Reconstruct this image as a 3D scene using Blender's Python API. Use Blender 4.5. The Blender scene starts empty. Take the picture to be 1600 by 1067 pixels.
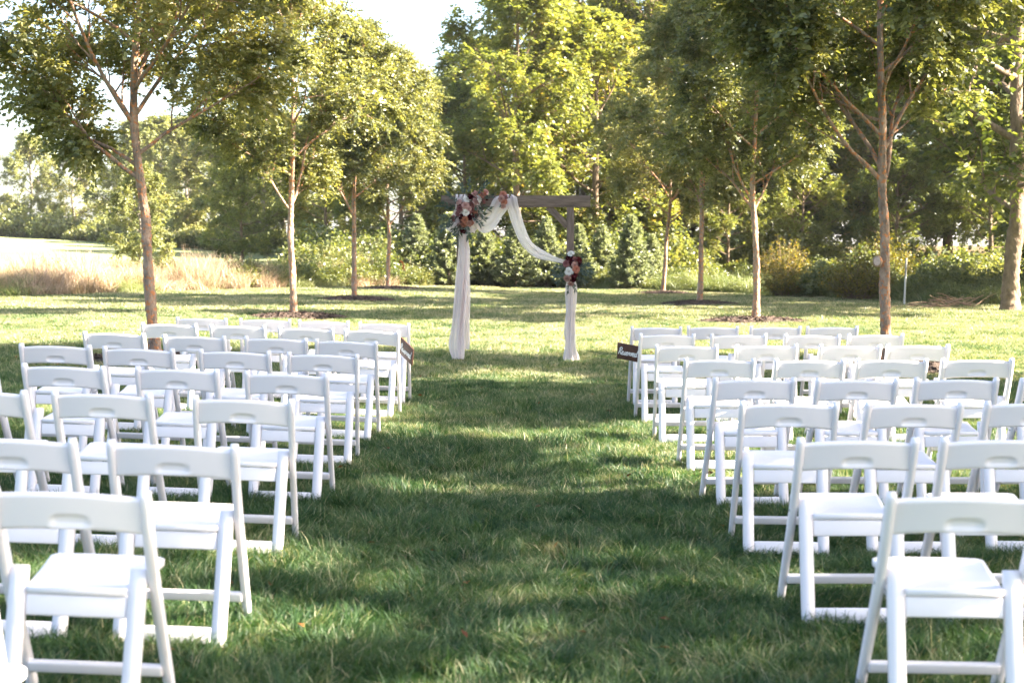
import bpy, bmesh, math, random
import numpy as np
from mathutils import Vector, Matrix, Quaternion

R = math.radians
rnd = random.Random(7)
scene = bpy.context.scene
COL = scene.collection

# ------------------------------------------------------------------ camera
CAM_H = 1.55
cam_d = bpy.data.cameras.new('camera')
cam = bpy.data.objects.new('camera', cam_d)
COL.objects.link(cam)
cam_d.lens = 50.0
cam_d.sensor_width = 36.0
cam_d.clip_start = 0.05
cam_d.clip_end = 3000.0
cam.location = (0, 0, CAM_H)
cam.rotation_euler = (R(90 - 3.9), 0, 0)
cam_d.dof.use_dof = True
cam_d.dof.focus_distance = 13.5
cam_d.dof.aperture_fstop = 3.6
scene.camera = cam

# ------------------------------------------------------------------ light
SUN_EL, SUN_AZ = R(34), R(95)          # azimuth clockwise from +Y
w = bpy.data.worlds.new('World')
scene.world = w
w.use_nodes = True
wn = w.node_tree.nodes
sky = wn.new('ShaderNodeTexSky')
sky.sky_type = 'NISHITA'
sky.sun_disc = False
sky.sun_elevation = SUN_EL
sky.sun_rotation = SUN_AZ
sky.altitude = 100
sky.air_density = 1.0
sky.dust_density = 3.0
sky.ozone_density = 1.0
w.node_tree.links.new(sky.outputs[0], wn['Background'].inputs[0])
wn['Background'].inputs[1].default_value = 0.06

sd = bpy.data.lights.new('sun', 'SUN')
sd.energy = 5.0
sd.angle = R(0.55)
sd.color = (1.0, 0.885, 0.73)
sun = bpy.data.objects.new('sun', sd)
COL.objects.link(sun)
sv = Vector((math.sin(SUN_AZ) * math.cos(SUN_EL), math.cos(SUN_AZ) * math.cos(SUN_EL), math.sin(SUN_EL)))
sun.rotation_euler = (-sv).to_track_quat('-Z', 'Y').to_euler()
sun.location = (20, -20, 30)

vs = scene.view_settings
vs.view_transform = 'Standard'
vs.look = 'None'
vs.gamma = 1.0
vs.use_curve_mapping = False
vs.exposure = 3.34
scene.render.engine = 'CYCLES'
cy = scene.cycles
cy.max_bounces = 9
cy.diffuse_bounces = 6
cy.glossy_bounces = 2
cy.transmission_bounces = 5
cy.transparent_max_bounces = 8
cy.use_denoising = True
cy.sample_clamp_indirect = 6.0


# ------------------------------------------------------------------ helpers
def setp(o, label=None, cat=None, group=None, kind=None):
    if label: o['label'] = label
    if cat: o['category'] = cat
    if group: o['group'] = group
    if kind: o['kind'] = kind
    return o


def link(name, data, parent=None, loc=None, rot=None, scale=None):
    o = bpy.data.objects.new(name, data)
    COL.objects.link(o)
    if parent is not None: o.parent = parent
    if loc is not None: o.location = loc
    if rot is not None: o.rotation_euler = rot
    if scale is not None: o.scale = scale
    return o


def empty(name, loc=(0, 0, 0), rot=(0, 0, 0), scale=(1, 1, 1)):
    o = link(name, None, None, loc, rot, scale)
    o.empty_display_size = 0.2
    return o


def np_mesh(name, V, F, mat=None, tone=None, smooth=False):
    V = np.ascontiguousarray(V, dtype=np.float32)
    F = np.ascontiguousarray(F, dtype=np.int32)
    me = bpy.data.meshes.new(name)
    M, k = F.shape
    me.vertices.add(len(V)); me.vertices.foreach_set('co', V.ravel())
    me.loops.add(M * k); me.loops.foreach_set('vertex_index', F.ravel())
    me.polygons.add(M)
    me.polygons.foreach_set('loop_start', np.arange(0, M * k, k, dtype=np.int32))
    if smooth:
        me.polygons.foreach_set('use_smooth', np.ones(M, dtype=bool))
    if tone is not None:
        a = me.attributes.new('tone', 'FLOAT', 'FACE')
        a.data.foreach_set('value', np.ascontiguousarray(tone, dtype=np.float32))
    me.update(calc_edges=True)
    if mat: me.materials.append(mat)
    return me


def bm_mesh(name, bm, mat=None, smooth=False):
    me = bpy.data.meshes.new(name)
    bmesh.ops.recalc_face_normals(bm, faces=bm.faces[:])
    if smooth:
        for f in bm.faces: f.smooth = True
    bm.to_mesh(me); bm.free()
    if mat: me.materials.append(mat)
    return me


def unit(a):
    return a / np.maximum(np.linalg.norm(a, axis=-1, keepdims=True), 1e-9)


def tube(P, rad, sides, wob=None):
    """ring-swept tube along a polyline, returns verts and quads"""
    P = np.asarray(P, float); n = len(P)
    T = unit(np.gradient(P, axis=0))
    ref = np.array([0.31, 0.95, 0.05])
    X = unit(np.cross(T, ref)); Y = np.cross(T, X)
    a = np.arange(sides) * 2 * np.pi / sides
    rr = np.asarray(rad)[:, None] * np.ones((1, sides))
    if wob is not None: rr = rr * wob
    V = P[:, None, :] + rr[..., None] * (np.cos(a)[None, :, None] * X[:, None, :] + np.sin(a)[None, :, None] * Y[:, None, :])
    i = np.arange(n - 1)[:, None]; j = np.arange(sides)[None, :]
    j2 = (j + 1) % sides
    F = np.stack([i * sides + j, i * sides + j2, (i + 1) * sides + j2, (i + 1) * sides + j], -1).reshape(-1, 4)
    return V.reshape(-1, 3), F


def join(parts):
    Vs, Fs, o = [], [], 0
    for V, F in parts:
        Vs.append(V); Fs.append(F + o); o += len(V)
    return np.concatenate(Vs), np.concatenate(Fs)


def smooth01(a, b, x):
    t = np.clip((np.asarray(x, float) - a) / (b - a), 0, 1)
    return t * t * (3 - 2 * t)


def ground_z(x, y):
    x = np.asarray(x, float); y = np.asarray(y, float)
    s = np.maximum(0, -x - 0.4)
    z = 0.21 * (1 - np.exp(-s * 0.215))
    f = smooth01(46, 108, y) * smooth01(-4, -12, x)
    z = z + f * (1.1 + 1.0 * smooth01(-12, -50, x))
    z = z + smooth01(46, 80, y) * smooth01(4, 16, x) * 0.8
    return z


def gz(x, y):
    return float(ground_z(x, y))


# lawn edge: distance from the camera plane at which mown grass stops, as a function of x
EX = np.array([-60, -30, -13, -9, -5, -3, 4, 8, 12, 15, 30])
EY = np.array([16, 24, 37, 43.5, 48.0, 49.5, 50, 43.5, 36, 33.0, 20])


def lawn_edge(x):
    return np.interp(x, EX, EY)


# ------------------------------------------------------------------ materials
def mat_new(name):
    m = bpy.data.materials.new(name)
    m.use_nodes = True
    nt = m.node_tree
    nt.nodes.clear()
    out = nt.nodes.new('ShaderNodeOutputMaterial')
    return m, nt, out


def nd(nt, t, **kw):
    n = nt.nodes.new(t)
    for k, v in kw.items():
        if k.startswith('i_'):
            n.inputs[k[2:].replace('_', ' ')].default_value = v
        else:
            setattr(n, k, v)
    return n


def ramp(nt, stops, interp='LINEAR'):
    r = nt.nodes.new('ShaderNodeValToRGB')
    e = r.color_ramp
    e.interpolation = interp
    while len(e.elements) < len(stops): e.elements.new(0.5)
    for k, (p, c) in enumerate(stops):
        e.elements[k].position = p
        e.elements[k].color = (*c, 1)
    return r


def leaf_mat(name, stops, trans=0.42, gloss=0.06, rough=0.45, objvar=0.25, tint=None, posvar=0.0):
    m, nt, out = mat_new(name)
    L = nt.links.new
    at = nd(nt, 'ShaderNodeAttribute', attribute_name='tone')
    oi = nd(nt, 'ShaderNodeObjectInfo')
    ma = nd(nt, 'ShaderNodeMath', operation='MULTIPLY_ADD')
    ma.inputs[1].default_value = objvar
    L(oi.outputs['Random'], ma.inputs[0])
    ad = nd(nt, 'ShaderNodeMath', operation='ADD')
    ad.inputs[1].default_value = -objvar * 0.5
    L(at.outputs['Fac'], ma.inputs[2])
    L(ma.outputs[0], ad.inputs[0])
    r = ramp(nt, stops)
    tone = ad.outputs[0]
    if posvar:      # patches of different grass across the lawn
        geo = nd(nt, 'ShaderNodeNewGeometry')
        for sc_, am in ((0.55, posvar), (2.6, posvar * .8)):
            nz = nd(nt, 'ShaderNodeTexNoise', i_Scale=sc_, i_Detail=3.0)
            L(geo.outputs['Position'], nz.inputs[0])
            m1 = nd(nt, 'ShaderNodeMath', operation='SUBTRACT'); m1.inputs[1].default_value = .5
            L(nz.outputs[0], m1.inputs[0])
            m2_ = nd(nt, 'ShaderNodeMath', operation='MULTIPLY_ADD'); m2_.inputs[1].default_value = am
            L(m1.outputs[0], m2_.inputs[0]); L(tone, m2_.inputs[2])
            tone = m2_.outputs[0]
    L(tone, r.inputs[0])
    df = nd(nt, 'ShaderNodeBsdfDiffuse')
    tr = nd(nt, 'ShaderNodeBsdfTranslucent')
    hs = nd(nt, 'ShaderNodeMix', data_type='RGBA', blend_type='MULTIPLY')
    hs.inputs[0].default_value = 1.0
    hs.inputs[7].default_value = (*(tint or (1.25, 1.2, 0.55)), 1)
    L(r.outputs[0], hs.inputs[6])
    L(r.outputs[0], df.inputs[0]); L(hs.outputs[2], tr.inputs[0])
    mx = nd(nt, 'ShaderNodeMixShader'); mx.inputs[0].default_value = trans
    L(df.outputs[0], mx.inputs[1]); L(tr.outputs[0], mx.inputs[2])
    gl = nd(nt, 'ShaderNodeBsdfGlossy'); gl.inputs['Roughness'].default_value = rough
    gl.inputs[0].default_value = (0.9, 0.92, 0.95, 1)
    m2 = nd(nt, 'ShaderNodeMixShader'); m2.inputs[0].default_value = gloss
    L(mx.outputs[0], m2.inputs[1]); L(gl.outputs[0], m2.inputs[2])
    L(m2.outputs[0], out.inputs[0])
    return m


def bark_mat(name, c_lo, c_hi, c_flake=None, flake_thr=0.56, scale=9.0, bump=0.5):
    m, nt, out = mat_new(name)
    L = nt.links.new
    tc = nd(nt, 'ShaderNodeTexCoord')
    mp = nd(nt, 'ShaderNodeMapping'); mp.inputs['Scale'].default_value = (1, 1, 0.45)
    L(tc.outputs['Object'], mp.inputs[0])
    n1 = nd(nt, 'ShaderNodeTexNoise', i_Scale=scale, i_Detail=8.0, i_Roughness=0.7)
    L(mp.outputs[0], n1.inputs[0])
    r1 = ramp(nt, [(0.3, c_lo), (0.7, c_hi)])
    L(n1.outputs[0], r1.inputs[0])
    col = r1.outputs[0]
    if c_flake:
        n2 = nd(nt, 'ShaderNodeTexNoise', i_Scale=scale * 1.7, i_Detail=4.0, i_Roughness=0.6)
        L(tc.outputs['Object'], n2.inputs[0])
        r2 = ramp(nt, [(flake_thr, (0, 0, 0)), (flake_thr + 0.04, (1, 1, 1))])
        L(n2.outputs[0], r2.inputs[0])
        mx = nd(nt, 'ShaderNodeMix', data_type='RGBA')
        L(r2.outputs[0], mx.inputs[0]); L(col, mx.inputs[6])
        mx.inputs[7].default_value = (*c_flake, 1)
        col = mx.outputs[2]
    b = nd(nt, 'ShaderNodeBsdfPrincipled'); b.inputs['Roughness'].default_value = 0.85
    L(col, b.inputs['Base Color'])
    bp = nd(nt, 'ShaderNodeBump'); bp.inputs['Strength'].default_value = bump; bp.inputs['Distance'].default_value = 0.03
    n3 = nd(nt, 'ShaderNodeTexNoise', i_Scale=scale * 3, i_Detail=6.0)
    L(mp.outputs[0], n3.inputs[0]); L(n3.outputs[0], bp.inputs['Height']); L(bp.outputs[0], b.inputs['Normal'])
    L(b.outputs[0], out.inputs[0])
    return m


def plain_mat(name, col, rough=0.6, spec=0.5, var=0.0, vscale=8.0, bump=0.0, bscale=60.0, sheen=0.0):
    m, nt, out = mat_new(name)
    L = nt.links.new
    b = nd(nt, 'ShaderNodeBsdfPrincipled')
    b.inputs['Roughness'].default_value = rough
    b.inputs['Specular IOR Level'].default_value = spec
    b.inputs['Base Color'].default_value = (*col, 1)
    tc = nd(nt, 'ShaderNodeTexCoord')
    if var:
        n = nd(nt, 'ShaderNodeTexNoise', i_Scale=vscale, i_Detail=5.0)
        L(tc.outputs['Object'], n.inputs[0])
        lo = tuple(c * (1 - var) for c in col); hi = tuple(min(1, c * (1 + var)) for c in col)
        r = ramp(nt, [(0.3, lo), (0.7, hi)])
        L(n.outputs[0], r.inputs[0]); L(r.outputs[0], b.inputs['Base Color'])
    if bump:
        n = nd(nt, 'ShaderNodeTexNoise', i_Scale=bscale, i_Detail=4.0)
        L(tc.outputs['Object'], n.inputs[0])
        bp = nd(nt, 'ShaderNodeBump'); bp.inputs['Strength'].default_value = bump; bp.inputs['Distance'].default_value = 0.01
        L(n.outputs[0], bp.inputs['Height']); L(bp.outputs[0], b.inputs['Normal'])
    L(b.outputs[0], out.inputs[0])
    return m


M = {}
M['elm_leaf'] = leaf_mat('elm_leaf', [(0.0, (0.06, 0.08, 0.022)), (0.45, (0.175, 0.195, 0.06)), (0.8, (0.28, 0.285, 0.105)), (1.0, (0.38, 0.35, 0.15))], trans=0.54, gloss=0.05, rough=0.5, objvar=0.18, tint=(1.25, 1.12, 0.55))
M['maple_leaf'] = leaf_mat('maple_leaf', [(0.0, (0.065, 0.09, 0.02)), (0.45, (0.185, 0.215, 0.052)), (0.85, (0.28, 0.29, 0.08)), (1.0, (0.38, 0.29, 0.08))], trans=0.55, gloss=0.05, objvar=0.4)
M['far_leaf'] = leaf_mat('far_leaf', [(0.0, (0.11, 0.13, 0.05)), (0.5, (0.23, 0.25, 0.1)), (1.0, (0.36, 0.33, 0.16))], trans=0.4, gloss=0.03, objvar=0.4)
M['spruce'] = leaf_mat('spruce', [(0.0, (0.09, 0.12, 0.055)), (0.5, (0.27, 0.3, 0.165)), (1.0, (0.44, 0.46, 0.31))], trans=0.5, gloss=0.06, objvar=0.15, tint=(1.1, 1.1, 0.7))
M['shrub_leaf'] = leaf_mat('shrub_leaf', [(0.0, (0.05, 0.075, 0.018)), (0.5, (0.135, 0.165, 0.045)), (1.0, (0.27, 0.26, 0.09))], trans=0.5, gloss=0.05, objvar=0.4)
M['gold_leaf'] = leaf_mat('gold_leaf', [(0.0, (0.05, 0.06, 0.012)), (0.6, (0.15, 0.14, 0.025)), (0.85, (0.34, 0.24, 0.03)), (1.0, (0.42, 0.27, 0.03))], trans=0.4, gloss=0.03, objvar=0.2)
M['rust_leaf'] = leaf_mat('rust_leaf', [(0.0, (0.09, 0.035, 0.012)), (1.0, (0.24, 0.1, 0.035))], trans=0.25, gloss=0.02, objvar=0.1, tint=(1.1, .9, .6))
M['grass'] = leaf_mat('grass', [(0.0, (0.016, 0.054, 0.015)), (0.35, (0.045, 0.104, 0.028)), (0.6, (0.115, 0.178, 0.056)), (0.8, (0.29, 0.285, 0.15)), (1.0, (0.5, 0.44, 0.29))], trans=0.42, gloss=0.03, rough=0.5, objvar=0.16, tint=(1.12, 1.1, 0.72), posvar=.5)
M['dry_grass'] = leaf_mat('dry_grass', [(0.0, (0.17, 0.17, 0.07)), (0.4, (0.37, 0.28, 0.18)), (1.0, (0.56, 0.42, 0.33))], trans=0.35, gloss=0.03, objvar=0.35, tint=(1.1, 1.0, 0.8))
M['field_grass'] = leaf_mat('field_grass', [(0.0, (0.1, 0.14, 0.04)), (0.5, (0.24, 0.27, 0.1)), (1.0, (0.42, 0.38, 0.2))], trans=0.35, gloss=0.03, objvar=0.3, tint=(1.1, 1.1, 0.7))
M['elm_bark'] = bark_mat('elm_bark', (0.1, 0.068, 0.05), (0.48, 0.34, 0.25), (0.5, 0.2, 0.08), 0.54, 11.0, 1.0)
M['wood_bark'] = bark_mat('wood_bark', (0.08, 0.055, 0.035), (0.28, 0.195, 0.12), None, 0, 7.0, 0.9)
M['grey_bark'] = bark_mat('grey_bark', (0.1, 0.085, 0.07), (0.3, 0.25, 0.2), None, 0, 7.0, 0.6)
M['white'] = plain_mat('white_resin', (0.83, 0.785, 0.81), 0.42, 0.4, var=0.02, vscale=5)
M['mulch'] = bark_mat('mulch', (0.035, 0.02, 0.014), (0.11, 0.072, 0.05), (0.2, 0.13, 0.085), 0.62, 22.0, 1.0)
M['timber'] = None
M['string'] = plain_mat('string', (0.45, 0.38, 0.28), 0.9)
M['sign_wood'] = plain_mat('sign_wood', (0.075, 0.033, 0.022), 0.55, 0.4, var=0.35, vscale=25)
M['ink'] = plain_mat('white_paint', (0.82, 0.82, 0.8), 0.6)
M['cut_wood'] = plain_mat('cut_wood', (0.55, 0.42, 0.36), 0.8, 0.2, var=0.15, vscale=30)
M['pvc'] = plain_mat('pvc', (0.5, 0.49, 0.48), 0.4, 0.5, var=0.08)
M['steel_post'] = plain_mat('steel_post', (0.3, 0.3, 0.31), 0.5, 0.5, var=0.2)
M['stick'] = plain_mat('dead_stick', (0.28, 0.19, 0.125), 0.9, 0.2, var=0.35, vscale=12)


def timber_mat():
    m, nt, out = mat_new('weathered_timber')
    L = nt.links.new
    tc = nd(nt, 'ShaderNodeTexCoord')
    mp = nd(nt, 'ShaderNodeMapping'); mp.inputs['Scale'].default_value = (1.2, 14, 14)
    L(tc.outputs['Object'], mp.inputs[0])
    n = nd(nt, 'ShaderNodeTexNoise', i_Scale=3.0, i_Detail=8.0, i_Roughness=0.65)
    L(mp.outputs[0], n.inputs[0])
    r = ramp(nt, [(0.28, (0.065, 0.045, 0.035)), (0.5, (0.16, 0.112, 0.088)), (0.75, (0.27, 0.195, 0.155))])
    L(n.outputs[0], r.inputs[0])
    b = nd(nt, 'ShaderNodeBsdfPrincipled'); b.inputs['Roughness'].default_value = 0.8
    L(r.outputs[0], b.inputs['Base Color'])
    bp = nd(nt, 'ShaderNodeBump'); bp.inputs['Strength'].default_value = 0.5; bp.inputs['Distance'].default_value = 0.004
    L(n.outputs[0], bp.inputs['Height']); L(bp.outputs[0], b.inputs['Normal'])
    L(b.outputs[0], out.inputs[0])
    return m


M['timber'] = timber_mat()


def sheer_mat():
    m, nt, out = mat_new('sheer_fabric')
    L = nt.links.new
    tc = nd(nt, 'ShaderNodeTexCoord')
    n = nd(nt, 'ShaderNodeTexNoise', i_Scale=300.0, i_Detail=2.0)
    L(tc.outputs['Object'], n.inputs[0])
    df = nd(nt, 'ShaderNodeBsdfDiffuse'); df.inputs[0].default_value = (0.9, 0.815, 0.805, 1)
    tr = nd(nt, 'ShaderNodeBsdfTranslucent'); tr.inputs[0].default_value = (0.9, 0.81, 0.795, 1)
    mx = nd(nt, 'ShaderNodeMixShader'); mx.inputs[0].default_value = 0.4
    L(df.outputs[0], mx.inputs[1]); L(tr.outputs[0], mx.inputs[2])
    tp = nd(nt, 'ShaderNodeBsdfTransparent')
    r = ramp(nt, [(0.35, (0.04, 0.04, 0.04)), (0.65, (0.16, 0.16, 0.16))])
    L(n.outputs[0], r.inputs[0])
    m2 = nd(nt, 'ShaderNodeMixShader')
    L(r.outputs[0], m2.inputs[0]); L(mx.outputs[0], m2.inputs[1]); L(tp.outputs[0], m2.inputs[2])
    L(m2.outputs[0], out.inputs[0])
    return m


M['sheer'] = sheer_mat()


def ground_mat(kind):
    m, nt, out = mat_new(kind + '_ground')
    L = nt.links.new
    tc = nd(nt, 'ShaderNodeTexCoord')
    n1 = nd(nt, 'ShaderNodeTexNoise', i_Scale=0.35, i_Detail=4.0)
    n2 = nd(nt, 'ShaderNodeTexNoise', i_Scale=45.0, i_Detail=6.0, i_Roughness=0.7)
    L(tc.outputs['Object'], n1.inputs[0]); L(tc.outputs['Object'], n2.inputs[0])
    st = {'lawn': [(0.3, (0.035, 0.055, 0.016)), (0.55, (0.07, 0.1, 0.028)), (0.75, (0.13, 0.14, 0.05))],
          'field': [(0.3, (0.17, 0.2, 0.085)), (0.55, (0.26, 0.28, 0.13)), (0.75, (0.36, 0.34, 0.2))],
          'wood': [(0.3, (0.05, 0.035, 0.02)), (0.55, (0.12, 0.09, 0.045)), (0.75, (0.24, 0.17, 0.1))]}[kind]
    mxv = nd(nt, 'ShaderNodeMath', operation='MULTIPLY_ADD'); mxv.inputs[1].default_value = 0.5
    L(n1.outputs[0], mxv.inputs[0])
    hf = nd(nt, 'ShaderNodeMath', operation='MULTIPLY'); hf.inputs[1].default_value = 0.5
    L(n2.outputs[0], hf.inputs[0]); L(hf.outputs[0], mxv.inputs[2])
    r = ramp(nt, st)
    L(mxv.outputs[0], r.inputs[0])
    b = nd(nt, 'ShaderNodeBsdfDiffuse')
    L(r.outputs[0], b.inputs[0])
    bp = nd(nt, 'ShaderNodeBump'); bp.inputs['Strength'].default_value = 0.8; bp.inputs['Distance'].default_value = 0.05
    L(n2.outputs[0], bp.inputs['Height']); L(bp.outputs[0], b.inputs['Normal'])
    L(b.outputs[0], out.inputs[0])
    return m


# ------------------------------------------------------------------ ground sheet
def build_ground():
    xs = np.unique(np.concatenate([np.linspace(-1500, -160, 12), np.linspace(-160, -40, 25), np.linspace(-40, 40, 161), np.linspace(40, 160, 17), np.linspace(160, 1500, 10)]))
    ys = np.unique(np.concatenate([np.linspace(-300, -20, 12), np.linspace(-20, 60, 161), np.linspace(60, 180, 41), np.linspace(180, 1800, 14)]))
    X, Y = np.meshgrid(xs, ys)
    Z = ground_z(X, Y)
    V = np.stack([X, Y, Z], -1).reshape(-1, 3)
    nx = len(xs); ny = len(ys)
    i, j = np.meshgrid(np.arange(ny - 1), np.arange(nx - 1), indexing='ij')
    F = np.stack([i * nx + j, i * nx + j + 1, (i + 1) * nx + j + 1, (i + 1) * nx + j], -1).reshape(-1, 4)
    me = np_mesh('ground', V, F, None, smooth=True)
    for k in ('lawn', 'field', 'wood'): me.materials.append(ground_mat(k))
    c = V[F].mean(1)
    past = c[:, 1] > lawn_edge(c[:, 0])
    wood = past & ((c[:, 0] > 3.0) | ((c[:, 0] > -7) & (c[:, 1] < 75)))
    idx = np.where(wood, 2, np.where(past, 1, 0)).astype(np.int32)
    me.polygons.foreach_set('material_index', idx)
    o = link('ground', me)
    setp(o, 'mown lawn running into a pale field and woodland floor', 'ground', kind='structure')


build_ground()


# ------------------------------------------------------------------ scatter (uncountable stuff only)
def scatter(name, P, rotz, tilt, scl, idx, meshes, label, cat):
    n = len(P)
    srcs = bpy.data.collections.new(name + '_source')
    for k, me in enumerate(meshes):
        srcs.objects.link(bpy.data.objects.new('%s_clump_%02d' % (name, k), me))
    me = bpy.data.meshes.new(name)
    me.vertices.add(n); me.vertices.foreach_set('co', np.ascontiguousarray(P, np.float32).ravel())
    a = me.attributes.new('rot', 'FLOAT_VECTOR', 'POINT')
    rv = np.zeros((n, 3), np.float32); rv[:, 0] = tilt[:, 0]; rv[:, 1] = tilt[:, 1]; rv[:, 2] = rotz
    a.data.foreach_set('vector', rv.ravel())
    a = me.attributes.new('scl', 'FLOAT_VECTOR', 'POINT'); a.data.foreach_set('vector', np.ascontiguousarray(scl, np.float32).ravel())
    a = me.attributes.new('idx', 'INT', 'POINT'); a.data.foreach_set('value', np.ascontiguousarray(idx, np.int32))
    o = link(name, me)
    ng = bpy.data.node_groups.new(name + '_nodes', 'GeometryNodeTree')
    ng.interface.new_socket('Geometry', in_out='INPUT', socket_type='NodeSocketGeometry')
    ng.interface.new_socket('Geometry', in_out='OUTPUT', socket_type='NodeSocketGeometry')
    gi = ng.nodes.new('NodeGroupInput'); go = ng.nodes.new('NodeGroupOutput')
    ci = ng.nodes.new('GeometryNodeCollectionInfo')
    ci.inputs['Collection'].default_value = srcs
    ci.inputs['Separate Children'].default_value = True
    ci.inputs['Reset Children'].default_value = True
    ip = ng.nodes.new('GeometryNodeInstanceOnPoints')
    ip.inputs['Pick Instance'].default_value = True

    def na(nm, t):
        q = ng.nodes.new('GeometryNodeInputNamedAttribute'); q.data_type = t; q.inputs[0].default_value = nm
        return q.outputs[0]
    ng.links.new(gi.outputs[0], ip.inputs['Points'])
    ng.links.new(ci.outputs[0], ip.inputs['Instance'])
    ng.links.new(na('idx', 'INT'), ip.inputs['Instance Index'])
    ng.links.new(na('rot', 'FLOAT_VECTOR'), ip.inputs['Rotation'])
    ng.links.new(na('scl', 'FLOAT_VECTOR'), ip.inputs['Scale'])
    ng.links.new(ip.outputs[0], go.inputs[0])
    md = o.modifiers.new('scatter', 'NODES'); md.node_group = ng
    setp(o, label, cat, kind='stuff')
    return o


def blades(rng, n, size, h, wd, lean, segs, mat, name, tone_bias=0.0, stray=0.12):
    """a square patch of grass blades"""
    x = (rng.random(n) - .5) * size; y = (rng.random(n) - .5) * size
    # clumps share lean direction and tone
    g = rng.random((14, 2)) * size - size / 2
    ci = np.argmin((x[:, None] - g[None, :, 0]) ** 2 + (y[:, None] - g[None, :, 1]) ** 2, 1)
    ca = rng.random(14) * 2 * np.pi; ct = rng.normal(0, .12, 14); ch = rng.normal(1, .12, 14)
    a = ca[ci] + rng.normal(0, 0.9, n)
    hh = h * np.clip(rng.normal(0.9, 0.25, n), .35, 1.6) * ch[ci]
    ln = lean * np.clip(rng.normal(1, .5, n), 0, 2.6) * hh
    dirv = np.stack([np.cos(a), np.sin(a), np.zeros(n)], 1)
    fa = rng.random(n) * 2 * np.pi
    side = np.stack([np.cos(fa), np.sin(fa), np.zeros(n)], 1)
    base = np.stack([x, y, np.full(n, -0.005)], 1)
    rows = []
    for s in range(segs + 1):
        t = s / segs
        c = base + dirv * (ln * t ** 1.8)[:, None]
        c[:, 2] += hh * (t - 0.22 * t ** 3 * np.minimum(1, ln / hh))
        ww = wd * (1 - 0.86 * t ** 1.4) * .5
        rows.append(c - side * ww); rows.append(c + side * ww)
    V = np.stack(rows, 1).reshape(-1, 3)
    k = 2 * (segs + 1)
    F = []
    for s in range(segs):
        q = np.array([2 * s, 2 * s + 1, 2 * s + 3, 2 * s + 2])
        F.append(np.arange(n)[:, None] * k + q[None])
    F = np.stack(F, 1).reshape(-1, 4)
    tn = np.clip(0.42 + ct[ci] + rng.normal(0, .14, n) + tone_bias, 0, .86)
    dead = rng.random(n) < stray
    tn[dead] = rng.random(dead.sum()) * .14 + .84
    tone = np.repeat(tn, segs)
    return np_mesh(name, V, F, mat, tone)


def patch_grid(step, y0, y1, xfun, jit=0.35, seed=0):
    rng = np.random.default_rng(seed)
    out = []
    for y in np.arange(y0, y1, step):
        xm = xfun(y)
        xs = np.arange(-xm, xm, step)
        out.append(np.stack([xs, np.full(len(xs), y)], 1))
    P = np.concatenate(out)
    P = P + (rng.random(P.shape) - .5) * step * jit * 2
    return P


MULCH = [(-4.42, 17.6), (-4.3, 28.0), (-4.1, 37.0), (-4.0, 46.0), (4.7, 17.8), (4.9, 28.6), (4.88, 37.0), (4.75, 44.8)]


def lawn():
    rng = np.random.default_rng(11)
    view = lambda y: 0.40 * max(y, 3) + 1.1
    lods = [  # y range, patch, blades, height, width, segs
        (2.6, 8.5, 0.30, 1150, 0.074, 0.0058, 3, 6),
        (8.5, 16.0, 0.40, 1300, 0.06, 0.0062, 2, 4),
        (16.0, 29.0, 0.60, 1300, 0.055, 0.011, 2, 4),
        (29.0, 52.0, 1.0, 1500, 0.055, 0.021, 1, 4)]
    allP, allI, meshes, st = [], [], [], []
    for li, (y0, y1, sz, n, h, wd, sg, nv) in enumerate(lods):
        for v in range(nv):
            meshes.append(blades(rng, n, sz * 1.3, h, wd, 0.75, sg, M['grass'], 'lawn_clump', [-.03, .02, .2, .26][li], [.035, .08, .22, .26][li]))  # far clumps paler: sunlit brightness of the lawn put into their colour
        P = patch_grid(sz, y0, y1, view, .3, li)
        keep = P[:, 1] < lawn_edge(P[:, 0]) + 0.5
        for (mx, my) in MULCH:
            keep &= ((P[:, 0] - mx) ** 2 + (P[:, 1] - my) ** 2) > (1.0 + sz * .3) ** 2
        P = P[keep]
        allP.append(P); allI.append(rng.integers(0, nv, len(P)) + sum(l[7] for l in lods[:li]))
    P = np.concatenate(allP); I = np.concatenate(allI); n = len(P)
    P3 = np.concatenate([P, ground_z(P[:, 0], P[:, 1])[:, None]], 1)
    hv = 1 + .22 * np.sin(P[:, 0] * 1.9 + 2 * np.sin(P[:, 1] * .8)) * np.sin(P[:, 1] * 1.4 + 1.3 * np.sin(P[:, 0])) + rng.normal(0, .1, n)
    S = np.stack([np.ones(n), np.ones(n), np.clip(hv, .6, 1.5)], 1)
    scatter('lawn_grass', P3, rng.random(n) * 6.283, np.zeros((n, 2)), S, I, meshes, 'short green mown grass covering the aisle and lawn', 'grass')


lawn()


# ------------------------------------------------------------------ trees
def catmull(P, n):
    P = np.asarray(P, float)
    Q = np.vstack([2 * P[0] - P[1], P, 2 * P[-1] - P[-2]])
    out = []
    for i in range(1, len(Q) - 2):
        for t in np.linspace(0, 1, n, endpoint=False):
            a, b, c, d = Q[i - 1], Q[i], Q[i + 1], Q[i + 2]
            out.append(.5 * (2 * b + (c - a) * t + (2 * a - 5 * b + 4 * c - d) * t ** 2 + (3 * b - a - 3 * c + d) * t ** 3))
    out.append(P[-1])
    return np.array(out)


def rot_about(v, axis, ang):
    return v * math.cos(ang) + np.cross(axis, v) * math.sin(ang) + axis * np.dot(axis, v) * (1 - math.cos(ang))


def limb(rng, p, d, L, n, wander, up):
    pts = [p.copy()]
    d = d / np.linalg.norm(d)
    s = L / n
    for i in range(n):
        d = d + rng.normal(0, wander, 3) + np.array([0, 0, up])
        d /= np.linalg.norm(d)
        pts.append(pts[-1] + d * s)
    return np.array(pts)


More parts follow.
